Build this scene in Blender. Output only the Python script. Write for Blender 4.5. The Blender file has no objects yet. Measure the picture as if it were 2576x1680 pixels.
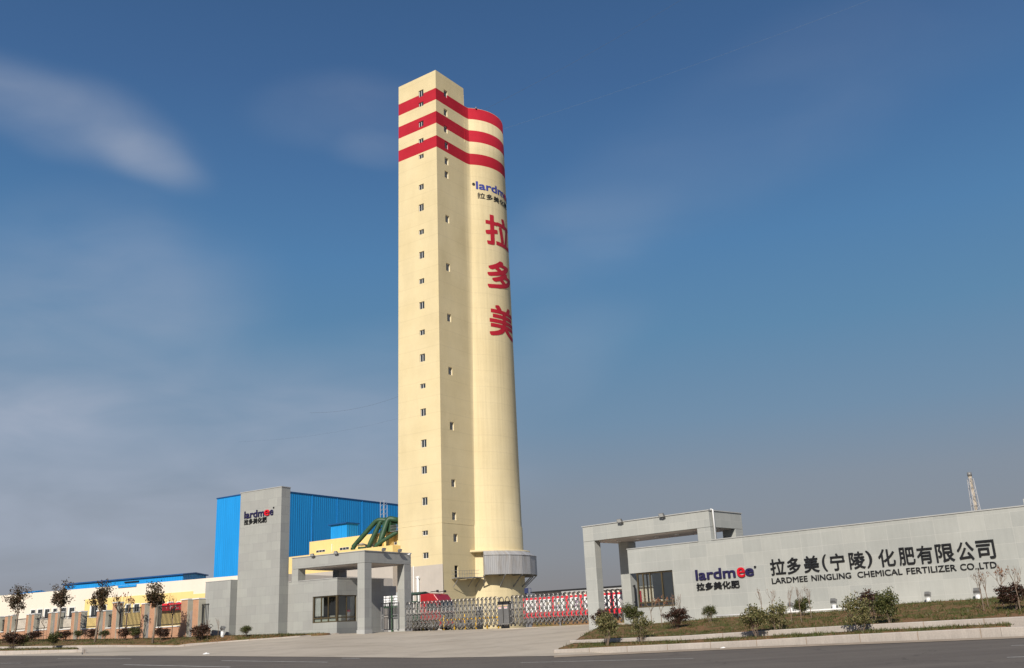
import bpy, bmesh, math, random
from math import radians, sin, cos, tan, atan2, sqrt, pi
from mathutils import Vector, Matrix, Quaternion
random.seed(7)
SC = bpy.context.scene
COL = SC.collection

# ------------------------------------------------------------------ camera
F_PX, W_PX, CX, CY = 2396.4, 2576.0, 1288.0, 840.0
PITCH, ROLL = radians(17.144), radians(-2.7204)
EYE = Vector((0, 0, 1.3))
_fw = Vector((0, cos(PITCH), sin(PITCH))); _ri = Vector((1, 0, 0)); _up = _ri.cross(_fw)
_r2 = _ri * cos(ROLL) + _up * sin(ROLL); _u2 = -_ri * sin(ROLL) + _up * cos(ROLL)
cd = bpy.data.cameras.new('camera'); cam = bpy.data.objects.new('camera', cd); COL.objects.link(cam)
cd.sensor_width = 36; cd.sensor_fit = 'HORIZONTAL'; cd.lens = F_PX / W_PX * 36
cd.clip_start = 0.1; cd.clip_end = 8000
cam.matrix_world = Matrix(((_r2.x, _u2.x, -_fw.x, EYE.x), (_r2.y, _u2.y, -_fw.y, EYE.y), (_r2.z, _u2.z, -_fw.z, EYE.z), (0, 0, 0, 1)))
SC.camera = cam

# ------------------------------------------------------------------ sky and sun
SUN = Vector((-0.225, -0.80, 0.55)).normalized()
wd = bpy.data.worlds.new('World'); SC.world = wd; wd.use_nodes = True
nt = wd.node_tree; nt.nodes.clear()
def nn(t, **k):
    n = nt.nodes.new(t)
    for a, v in k.items(): setattr(n, a, v)
    return n
def lk(a, b): nt.links.new(a, b)
out = nn('ShaderNodeOutputWorld')
sky = nn('ShaderNodeTexSky'); sky.sky_type = 'NISHITA'; sky.sun_disc = False
sky.sun_elevation = math.asin(SUN.z); sky.sun_rotation = atan2(SUN.x, SUN.y); sky.dust_density = 3.0
bg1 = nn('ShaderNodeBackground'); bg1.inputs[1].default_value = 0.08; lk(sky.outputs[0], bg1.inputs[0])
tc = nn('ShaderNodeTexCoord'); sep = nn('ShaderNodeSeparateXYZ'); lk(tc.outputs['Generated'], sep.inputs[0])
ramp = nn('ShaderNodeValToRGB')
def lin(c): return tuple(((v / 255) / 12.92 if v <= 10 else ((v / 255 + .055) / 1.055) ** 2.4) for v in c) + (1,)
stops = [(0.0, (138, 136, 138)), (.04, (138, 138, 143)), (.067, (137, 141, 150)), (.13, (131, 142, 157)), (.197, (112, 141, 168)), (.284, (92, 136, 172)), (.37, (80, 128, 173)), (.45, (70, 114, 162)), (.526, (63, 102, 150)), (.60, (57, 94, 140)), (1.0, (40, 70, 125))]
cr = ramp.color_ramp
cr.elements[0].position, cr.elements[0].color = stops[0][0], lin(stops[0][1])
cr.elements[1].position, cr.elements[1].color = stops[-1][0], lin(stops[-1][1])
for p, c in stops[1:-1]:
    e = cr.elements.new(p); e.color = lin(c)
lk(sep.outputs[2], ramp.inputs[0])
# soft cirrus and haze banks: round patches of sky directions, broken up by noise
mp = nn('ShaderNodeMapping'); mp.inputs['Scale'].default_value = (1.5, 1.5, 4.0); mp.inputs['Rotation'].default_value = (0, radians(12), 0)
lk(tc.outputs['Generated'], mp.inputs[0])
nz = nn('ShaderNodeTexNoise'); nz.inputs['Scale'].default_value = 4.2; nz.inputs['Detail'].default_value = 5.0; nz.inputs['Roughness'].default_value = .48; nz.inputs['Distortion'].default_value = .35
lk(mp.outputs[0], nz.inputs[0])
nr = nn('ShaderNodeMapRange'); nr.inputs[1].default_value = .34; nr.inputs[2].default_value = .68; nr.inputs[3].default_value = .5; nr.inputs[4].default_value = 1.15; lk(nz.outputs[0], nr.inputs[0])
wob = nn('ShaderNodeTexNoise'); wob.inputs['Scale'].default_value = 3.0; wob.inputs['Detail'].default_value = 3.0; lk(tc.outputs['Generated'], wob.inputs[0])
wv_ = nn('ShaderNodeVectorMath', operation='MULTIPLY_ADD'); wv_.inputs[1].default_value = (.16, .0, .10); lk(wob.outputs['Color'], wv_.inputs[0]); lk(tc.outputs['Generated'], wv_.inputs[2])
# azimuth/elevation centre, half sizes (degrees), tilt, strength
BLOBS = [(-27.5, 28.3, 6.5, 1.9, -8, .42), (-22.5, 26.8, 3.4, 1.3, -10, .30), (-25, 17.5, 8.5, 6.0, 5, .46), (-27, 12.5, 6.0, 2.2, 0, .45), (-21, 8.5, 17, 5.0, 6, .60), (-24, 3.5, 18, 5, 0, .45), (-9.5, 30.3, 5, 2.0, 0, .20), (-7.5, 28.0, 2.6, 1.0, 0, .20), (14, 27, 16, 3.5, 24, .09), (2.5, 16, 5, 2.5, 20, .16), (4, 22.5, 5.0, 2.2, 15, .12), (-12, 14, 9, 3.0, 8, .20)]
acc = None
for az, el, hw, hh, tilt, stg in BLOBS:
    az, el, tl = radians(az), radians(el), radians(tilt); d0 = Vector((sin(az) * cos(el), cos(az) * cos(el), sin(el))); e_ = Vector((cos(az), -sin(az), 0)); u_ = e_.cross(d0) * -1
    if u_.z < 0: u_ = -u_
    ax1 = (e_ * cos(tl) + u_ * sin(tl)) / radians(hw); ax2 = (-e_ * sin(tl) + u_ * cos(tl)) / radians(hh)
    sb = nn('ShaderNodeVectorMath', operation='SUBTRACT'); sb.inputs[1].default_value = d0 + Vector((.08, 0, .05)); lk(wv_.outputs[0], sb.inputs[0])
    q = []
    for ax in (ax1, ax2):
        dt = nn('ShaderNodeVectorMath', operation='DOT_PRODUCT'); dt.inputs[1].default_value = ax; lk(sb.outputs[0], dt.inputs[0])
        sq = nn('ShaderNodeMath', operation='MULTIPLY'); lk(dt.outputs['Value'], sq.inputs[0]); lk(dt.outputs['Value'], sq.inputs[1]); q.append(sq)
    ad = nn('ShaderNodeMath', operation='ADD'); lk(q[0].outputs[0], ad.inputs[0]); lk(q[1].outputs[0], ad.inputs[1])
    mr = nn('ShaderNodeMapRange'); mr.interpolation_type = 'SMOOTHERSTEP'; mr.inputs[1].default_value = 2.3; mr.inputs[2].default_value = -.7; mr.inputs[3].default_value = 0; mr.inputs[4].default_value = stg; lk(ad.outputs[0], mr.inputs[0])
    if acc is None: acc = mr.outputs[0]
    else: a2 = nn('ShaderNodeMath', operation='ADD'); lk(acc, a2.inputs[0]); lk(mr.outputs[0], a2.inputs[1]); acc = a2.outputs[0]
mul = nn('ShaderNodeMath', operation='MULTIPLY'); mul.use_clamp = True; lk(acc, mul.inputs[0]); lk(nr.outputs[0], mul.inputs[1])
mix = nn('ShaderNodeMixRGB'); mix.inputs[2].default_value = lin((170, 179, 197)); lk(mul.outputs[0], mix.inputs[0]); lk(ramp.outputs[0], mix.inputs[1])
bg2 = nn('ShaderNodeBackground'); lk(mix.outputs[0], bg2.inputs[0]); bg2.inputs[1].default_value = 1.0
ms = nn('ShaderNodeMixShader'); ms.inputs[0].default_value = .88; lk(bg1.outputs[0], ms.inputs[1]); lk(bg2.outputs[0], ms.inputs[2]); lk(ms.outputs[0], out.inputs[0])
sl = bpy.data.lights.new('sun', 'SUN'); so = bpy.data.objects.new('sun', sl); COL.objects.link(so)
sl.energy = 4.9; sl.angle = radians(.53); sl.color = (1.0, .93, .82)
so.rotation_euler = SUN.to_track_quat('Z', 'Y').to_euler(); so.location = SUN * 200
SC.view_settings.view_transform = 'Standard'; SC.view_settings.look = 'None'; SC.view_settings.gamma = 1; SC.view_settings.exposure = 0.0
SC.render.engine = 'CYCLES'; SC.cycles.max_bounces = 6; SC.cycles.transparent_max_bounces = 12

# ------------------------------------------------------------------ survey helpers (photo point + depth or plane -> metres)
def ray(px, py):
    d = _fw * F_PX + _r2 * (px - CX) - _u2 * (py - CY); return d / d.y
def at(px, py, y): return EYE + ray(px, py) * y
def px_of(w):
    v = w - EYE; z = v.dot(_fw); return CX + F_PX * v.dot(_r2) / z, CY - F_PX * v.dot(_u2) / z
def horizon(px): return CY + F_PX * tan(PITCH) / cos(ROLL) + tan(ROLL) * (px - CX)
_CR = {'C1': (0, 1380, .2353), 'C2': (460, 1180, .32225), 'C3': (960, 1280, .23197), 'C4': (1380, 1240, .28353), 'C5': (1700, 1240, .28345), 'C6': (2100, 1180, .32206),
       'C7': (960, 150, .48346), 'C8': (960, 850, .48346), 'D1': (1000, 1450, .10309), 'D2': (1200, 1450, .10309), 'D3': (1380, 1450, .14822), 'D4': (760, 1280, .12887),
       'D5': (200, 1420, .14178), 'D6': (0, 1420, .16753), 'D7': (900, 1450, .10951), 'D8': (1160, 430, .28986), 'N': (0, 0, 1)}
def P(c, x, y): o = _CR[c]; return (o[0] + x * o[2], o[1] + y * o[2])
class Frame:
    def __init__(s, o, yaw): s.o = Vector((o[0], o[1])); s.yaw = radians(yaw); s.e = Vector((cos(s.yaw), sin(s.yaw))); s.n = Vector((-sin(s.yaw), cos(s.yaw)))
    def loc(s, p): q = Vector((p[0], p[1])) - s.o; return Vector((q.dot(s.e), q.dot(s.n), p[2]))
    def w(s, p): q = s.o + s.e * p[0] + s.n * p[1]; return Vector((q.x, q.y, p[2]))
    def front(s, c, x, y, b=0):
        d = ray(*P(c, x, y)); t = (b - (EYE.xy - s.o).dot(s.n)) / d.xy.dot(s.n); return s.loc(EYE + d * t)
    def side(s, c, x, y, a):
        d = ray(*P(c, x, y)); t = (a - (EYE.xy - s.o).dot(s.e)) / d.xy.dot(s.e); return s.loc(EYE + d * t)
    def flat(s, c, x, y, z):
        d = ray(*P(c, x, y)); t = (z - EYE.z) / d.z; return s.loc(EYE + d * t)
WF = Frame((0, 0), 0)
def frame2(c1, p1, d1, c2, p2):       # a level edge seen from p1 (depth d1) to p2
    A = at(*P(c1, *p1), d1); B = WF.flat(c2, *p2, A.z); y = atan2(B.y - A.y, B.x - A.x)
    return Frame((A.x, A.y), math.degrees(y)), A, B
def lerp(a, b, t): return a + (b - a) * t
def interp(tab, x):
    if x <= tab[0][0]: return tab[0][1]
    for (x0, y0), (x1, y1) in zip(tab, tab[1:]):
        if x <= x1: return lerp(y0, y1, (x - x0) / (x1 - x0))
    return tab[-1][1]

# ------------------------------------------------------------------ materials
MATS = {}
class MN:
    def __init__(s, name):
        s.m = bpy.data.materials.new(name); s.m.use_nodes = True; s.t = s.m.node_tree; s.b = s.t.nodes['Principled BSDF']; s.o = s.t.nodes['Material Output']
    def n(s, t, **k):
        n = s.t.nodes.new(t)
        for a, v in k.items():
            if a.startswith('i_'):
                key = a[2:].replace('_', ' ')
                n.inputs[int(key) if key.isdigit() else key].default_value = v
            else: setattr(n, a, v)
        return n
    def l(s, a, b): s.t.links.new(a, b)
    def co(s, kind='Object', scale=None, rot=None):
        c = s.n('ShaderNodeTexCoord').outputs[kind]
        if scale or rot:
            m = s.n('ShaderNodeMapping')
            if scale: m.inputs['Scale'].default_value = scale
            if rot: m.inputs['Rotation'].default_value = rot
            s.l(c, m.inputs[0]); c = m.outputs[0]
        return c
    def noise(s, co, scale, detail=4, rough=.6, lo=.35, hi=.65, a=0., b=1., dist=0.):
        n = s.n('ShaderNodeTexNoise', i_Scale=scale, i_Detail=detail, i_Roughness=rough, i_Distortion=dist); s.l(co, n.inputs[0])
        r = s.n('ShaderNodeMapRange', i_1=lo, i_2=hi, i_3=a, i_4=b); s.l(n.outputs[0], r.inputs[0]); return r.outputs[0]
    def mix(s, f, a, b, mode='MIX'):
        n = s.n('ShaderNodeMixRGB', blend_type=mode)
        for i, v in ((0, f), (1, a), (2, b)):
            if hasattr(v, 'is_linked'): s.l(v, n.inputs[i])
            elif i == 0: n.inputs[0].default_value = v
            else: n.inputs[i].default_value = tuple(v)[:3] + (1,)
        return n.outputs[0]
    def mul(s, c, f, amt=1.0):   # multiply colour by a 0..1 value
        return s.mix(amt, c, f, 'MULTIPLY')
    def bump(s, h, st=.3, d=.02):
        b = s.n('ShaderNodeBump', i_Strength=st, i_Distance=d); s.l(h, b.inputs['Height']); s.l(b.outputs[0], s.b.inputs['Normal'])
    def col(s, c):
        if hasattr(c, 'is_linked'): s.l(c, s.b.inputs['Base Color'])
        else: s.b.inputs['Base Color'].default_value = tuple(c)[:3] + (1,)
    def set(s, rough=.6, metal=0., spec=.5):
        s.b.inputs['Roughness'].default_value = rough; s.b.inputs['Metallic'].default_value = metal; s.b.inputs['Specular IOR Level'].default_value = spec
def paint(name, c, rough=.6, metal=0., var=.12, scale=1.5, spec=.4, bump=0., streak=0., fine=0.):
    m = MN(name); co = m.co('Object')
    col = m.mix(m.noise(co, scale, 5, .6), [v * (1 - var) for v in c], [min(1, v * (1 + var * .6)) for v in c])
    if streak:
        st = m.noise(m.co('UV', (.9, .035, 1)), 2.2, 4, .65, .45, .75, 1., 1. - streak)
        col = m.mul(col, st)
    if fine:
        col = m.mul(col, m.noise(co, scale * 14, 3, .6, .3, .7, 1 - fine, 1 + fine * .3))
    m.col(col); m.set(rough, metal, spec)
    if bump: m.bump(m.noise(co, scale * 12, 4, .6, .2, .8), bump, .02)
    MATS[name] = m.m; return m.m
def bricks(name, c1, c2, mortar, bw, bh, msize, off=.5, rough=.7, vary=.12, bump=.3, fine=.06, spec=.3, bias=0., streak=.0):
    m = MN(name); uv = m.co('UV')
    b = m.n('ShaderNodeTexBrick', offset=off, i_Scale=1.0, i_Mortar_Size=msize, i_Mortar_Smooth=.3, i_Bias=bias, i_Brick_Width=bw, i_Row_Height=bh)
    b.inputs['Color1'].default_value = c1 + (1,); b.inputs['Color2'].default_value = c2 + (1,); b.inputs['Mortar'].default_value = mortar + (1,)
    m.l(uv, b.inputs[0]); co = m.co('Object')
    c = m.mul(b.outputs[0], m.noise(co, .6, 4, .6, .3, .7, 1 - vary, 1.0))
    c = m.mul(c, m.noise(co, 22, 3, .7, .3, .7, 1 - fine, 1.0))
    c = m.mul(c, m.noise(m.co('UV', (6, .5, 1), (0, 0, .5)), 1.2, 5, .7, .35, .75, 1.0, 1 - vary * .7))
    if streak: c = m.mul(c, m.noise(m.co('UV', (1.6, .06, 1)), 2.0, 4, .65, .48, .75, 1., 1. - streak))
    m.col(c); m.set(rough, 0, spec)
    iv = m.n('ShaderNodeMath', operation='SUBTRACT', i_0=1.0); m.l(b.outputs[1], iv.inputs[1]); m.bump(iv.outputs[0], bump, .01)
    MATS[name] = m.m; return m.m
def ribbed(name, c, pitch=.25, rough=.45, dirt=.18, rust=None, spec=.5, metal=0.):
    m = MN(name); uv = m.co('UV', (1 / pitch, 0, 0)); w = m.n('ShaderNodeTexWave', wave_type='BANDS', bands_direction='X', wave_profile='SIN', i_Scale=.31416 * 1.0, i_Distortion=0)
    m.l(uv, w.inputs[0])
    co = m.co('Object'); base = m.mix(m.noise(m.co('UV', (.35, .05, 1)), 2.5, 4, .6, .3, .7), [v * (1 - dirt) for v in c], c)
    base = m.mul(base, m.noise(m.co('UV', (1.2, .02, 1)), 4, 2, .5, .3, .7, .88, 1.0))
    if rust: base = m.mix(m.noise(m.co('UV', (.8, .12, 1)), 2.4, 5, .7, .46, .72, 0, .55), base, rust)
    m.col(base); m.set(rough, metal, spec); m.bump(w.outputs[0], .45, .05 + .02 * (pitch > .5)); MATS[name] = m.m; return m.m

M = MATS
# yellow ochre-cream tower render with three red painted bands is made below, once the band heights are known
bricks('stone_left', (.405, .41, .385), (.36, .36, .345), (.28, .285, .28), .9, .6, .006, .5, .65, .10)
bricks('stone_right', (.475, .48, .45), (.415, .425, .405), (.54, .54, .51), 1.0, .60, .008, .0, .55, .12)
paint('coping', (.42, .42, .41), .5, 0, .08)
paint('soffit', (.62, .55, .50), .7, 0, .06)
bricks('brick', (.56, .27, .14), (.49, .225, .115), (.62, .45, .34), .24, .075, .012, .5, .85, .12, .4)
bricks('brick_grey', (.26, .25, .25), (.21, .205, .205), (.36, .34, .32), .20, .06, .008, .5, .85, .1, .3)
paint('pier_side', (.50, .47, .38), .8, 0, .15)
paint('white_trim', (.78, .77, .75), .6, 0, .1)
paint('cream_wall', (.77, .69, .59), .7, 0, .03, .3, .2, .08, .03)
paint('yellow_wall', (.83, .62, .26), .7, 0, .04, .3, .2, .08, .04)
paint('grey_wall', (.50, .45, .40), .75, 0, .05, .4, .2, .15, .05)
ribbed('blue_sheet', (.012, .31, .78), .6, .45, .10)
ribbed('blue_roof', (.01, .09, .28), .28, .4, .15)
ribbed('grey_sheet', (.44, .44, .45), .26, .5, .25, (.27, .22, .17))
paint('pipe_green', (.035, .085, .042), .5, .0, .3, .8, .4)
paint('dark_green', (.02, .07, .04), .5, 0, .25)
paint('black_iron', (.018, .018, .02), .45, 0, .2)
paint('grey_iron', (.26, .26, .27), .5, .3, .15)
m = paint('stainless', (.30, .29, .275), .42, .5, .12)
m = paint('stainless_dark', (.15, .14, .135), .4, .7, .12)
paint('motor_steel', (.27, .265, .26), .42, .6, .15)
paint('bronze_frame', (.13, .10, .055), .42, .4, .15)
paint('dark_void', (.012, .013, .014), .8, 0, .1)
paint('truck_red', (.36, .018, .022), .3, 0, .15, 1, .5)
paint('moto_red', (.30, .015, .02), .3, 0, .1)
paint('rubber', (.015, .015, .015), .8, 0, .1)
paint('yellow_rail', (.72, .42, .02), .5, 0, .1)
paint('banner_red', (.74, .025, .045), .55, 0, .08)
paint('banner_white', (.80, .79, .78), .55, 0, .06)
paint('letter_navy', (.022, .018, .075), .4, 0, .1)
paint('letter_black', (.016, .016, .018), .4, 0, .1)
paint('letter_red', (.62, .008, .022), .4, 0, .08)
paint('logo_blue', (.045, .06, .32), .6, 0, .1)
paint('paint_red', (.45, .012, .028), .65, 0, .08, .5)
paint('paint_black', (.02, .02, .022), .65, 0, .1)
paint('white_plastic', (.80, .80, .80), .45, 0, .05)
paint('lamp_grey', (.22, .22, .22), .5, .2, .2)
paint('lamp_lens', (.45, .46, .46), .15, 0, .1, 2, .8)
paint('navy_sign', (.012, .022, .09), .5, 0, .1)
paint('bag_white', (.80, .80, .80), .6, 0, .2, 3)
paint('poster_ink', (.30, .20, .30), .6, 0, .5, 3)
paint('poster_tan', (.62, .45, .28), .6, 0, .4, 3)
paint('wire', (.10, .12, .16), .6, 0, .1)
paint('wire_pale', (.16, .22, .32), .6, 0, .1)
paint('mast_white', (.42, .42, .44), .5, 0, .1)
paint('dust', (.42, .34, .26), .95, 0, .2, 2.0, .1, .2, 0, .2)
paint('sill_panel', (.52, .56, .52), .3, 0, .08)
paint('rust_pipe', (.36, .31, .25), .7, 0, .35, 2.5)
paint('bark', (.24, .19, .145), .9, 0, .3, 5)
paint('twig', (.22, .16, .12), .9, 0, .25, 6)
paint('lane_white', (.74, .72, .68), .8, 0, .3, 2.5, .2, 0, 0, .25)
paint('interior', (.42, .42, .40), .7, 0, .1)
paint('blind', (.55, .56, .57), .7, 0, .1)
paint('blue_glow_trim', (.02, .2, .5), .5)
# glass: reflection by Fresnel over tinted clear
def glass(name, tint, refl=.35):
    m = MN(name); tr = m.n('ShaderNodeBsdfTransparent'); tr.inputs[0].default_value = tint + (1,)
    gl = m.n('ShaderNodeBsdfGlossy', i_Roughness=.02); gl.inputs[0].default_value = (.9, .93, .95, 1)
    fr = m.n('ShaderNodeFresnel', i_IOR=1.5); ad = m.n('ShaderNodeMath', operation='MULTIPLY_ADD', i_1=1.0, i_2=refl * .2); m.l(fr.outputs[0], ad.inputs[0])
    mx = m.n('ShaderNodeMixShader'); m.l(ad.outputs[0], mx.inputs[0]); m.l(tr.outputs[0], mx.inputs[1]); m.l(gl.outputs[0], mx.inputs[2]); m.l(mx.outputs[0], m.o.inputs[0]); MATS[name] = m.m
glass('glass', (.72, .74, .71)); 
paint('dark_pane', (.035, .04, .045), .08, 0, .2, 2, .6)
# road asphalt
m = MN('asphalt'); co = m.co('Object')
c = m.mix(m.noise(co, 60, 3, .7, .3, .7), (.112, .096, .080), (.168, .145, .122))
c = m.mix(m.noise(co, .35, 5, .6, .4, .65), c, m.mul(c, (.86, .85, .86)))
c = m.mix(m.noise(m.co('Object', (.05, .9, 1), (0, 0, radians(33))), 1.0, 4, .6, .5, .7, 0, .45), c, (.20, .172, .145))
c = m.mix(m.noise(co, 9, 3, .5, .70, .74, 0, .6), c, (.32, .30, .28))
vo = m.n('ShaderNodeTexVoronoi', feature='DISTANCE_TO_EDGE', i_Scale=.22); dsn = m.n('ShaderNodeMixRGB', blend_type='ADD', i_0=1.0); nz_ = m.n('ShaderNodeTexNoise', i_Scale=1.1, i_Detail=4); m.l(co, nz_.inputs[0]); m.l(co, dsn.inputs[1]); m.l(nz_.outputs['Color'], dsn.inputs[2]); m.l(dsn.outputs[0], vo.inputs[0])
ck = m.n('ShaderNodeMapRange', i_1=.0, i_2=.012, i_3=.72, i_4=1.0); m.l(vo.outputs['Distance'], ck.inputs[0]); c = m.mul(c, ck.outputs[0])
m.col(c); m.set(.85, 0, .25); m.bump(m.noise(co, 90, 2, .5, .2, .8), .25, .01); M['asphalt'] = m.m
m = MN('concrete'); co = m.co('Object')
c = m.mix(m.noise(co, .22, 5, .6, .35, .65), (.43, .37, .295), (.51, .445, .36))
c = m.mul(c, m.noise(co, 35, 3, .7, .3, .7, .9, 1.0))
wv = m.n('ShaderNodeTexWave', wave_type='RINGS', rings_direction='Z', i_Scale=.05, i_Distortion=6, i_Detail=3, i_Detail_Scale=.25); m.l(co, wv.inputs[0])
wr = m.n('ShaderNodeMapRange', i_1=.93, i_2=1.0, i_3=1.0, i_4=.90); m.l(wv.outputs[1], wr.inputs[0]); c = m.mul(c, wr.outputs[0])
c = m.mul(c, m.noise(co, .9, 5, .65, .5, .75, 1.0, .82)); m.col(c); m.set(.85, 0, .2); M['concrete'] = m.m
m = MN('kerb_stone'); co = m.co('Object')
c = m.mix(m.noise(co, 45, 3, .7, .3, .7), (.43, .37, .33), (.60, .54, .49)); c = m.mul(c, m.noise(co, 1.2, 5, .6, .4, .7, 1.0, .72)); m.col(c); m.set(.85, 0, .2); m.bump(m.noise(co, 40, 3), .3, .01); M['kerb_stone'] = m.m
m = MN('bed_soil'); co = m.co('Object')
gr = m.noise(co, .9, 6, .65, .44, .60); c = m.mix(gr, (.28, .16, .085), (.105, .115, .034))
c = m.mix(m.noise(co, 3.0, 4, .6, .55, .75, 0, .8), c, (.27, .17, .10)); c = m.mul(c, m.noise(co, 14, 4, .7, .3, .75, .55, 1.1)); m.col(c); m.set(.95, 0, .1); m.bump(m.noise(co, 12, 4), .6, .05); M['bed_soil'] = m.m
m = MN('earth'); co = m.co('Object'); m.col(m.mix(m.noise(co, .15, 5), (.20, .16, .11), (.15, .14, .08))); m.set(.95, 0, .1); M['earth'] = m.m
def leafmat(name, stops, trans=.25):
    m = MN(name); g = m.n('ShaderNodeNewGeometry'); r = m.n('ShaderNodeValToRGB'); r.color_ramp.interpolation = 'LINEAR'
    e = r.color_ramp.elements; e[0].position, e[0].color = 0, stops[0] + (1,); e[1].position, e[1].color = 1, stops[-1] + (1,)
    for k, s_ in enumerate(stops[1:-1]): x = e.new((k + 1) / (len(stops) - 1)); x.color = s_ + (1,)
    m.l(g.outputs['Random Per Island'], r.inputs[0]); m.col(r.outputs[0]); m.set(.5, 0, .35)
    tl = m.n('ShaderNodeBsdfTranslucent'); m.l(r.outputs[0], tl.inputs[0]); mx = m.n('ShaderNodeMixShader', i_0=trans); m.l(m.b.outputs[0], mx.inputs[1]); m.l(tl.outputs[0], mx.inputs[2]); m.l(mx.outputs[0], m.o.inputs[0]); M[name] = m.m
leafmat('leaf_green', [(.035, .05, .012), (.06, .075, .02), (.09, .10, .03), (.15, .14, .05), (.05, .06, .016)])
leafmat('leaf_pale', [(.05, .06, .016), (.10, .105, .035), (.20, .19, .075), (.30, .25, .12), (.07, .075, .022)])
leafmat('leaf_red', [(.06, .028, .02), (.09, .04, .028), (.05, .04, .018), (.04, .022, .018), (.13, .06, .04)])
leafmat('leaf_tree', [(.035, .035, .014), (.06, .05, .02), (.10, .055, .032), (.14, .085, .05), (.04, .036, .014)])
leafmat('leaf_dry', [(.30, .13, .06), (.22, .09, .05), (.38, .20, .10)])
leafmat('grass_blade', [(.06, .085, .016), (.09, .115, .03), (.17, .13, .055), (.045, .06, .014)])

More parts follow.
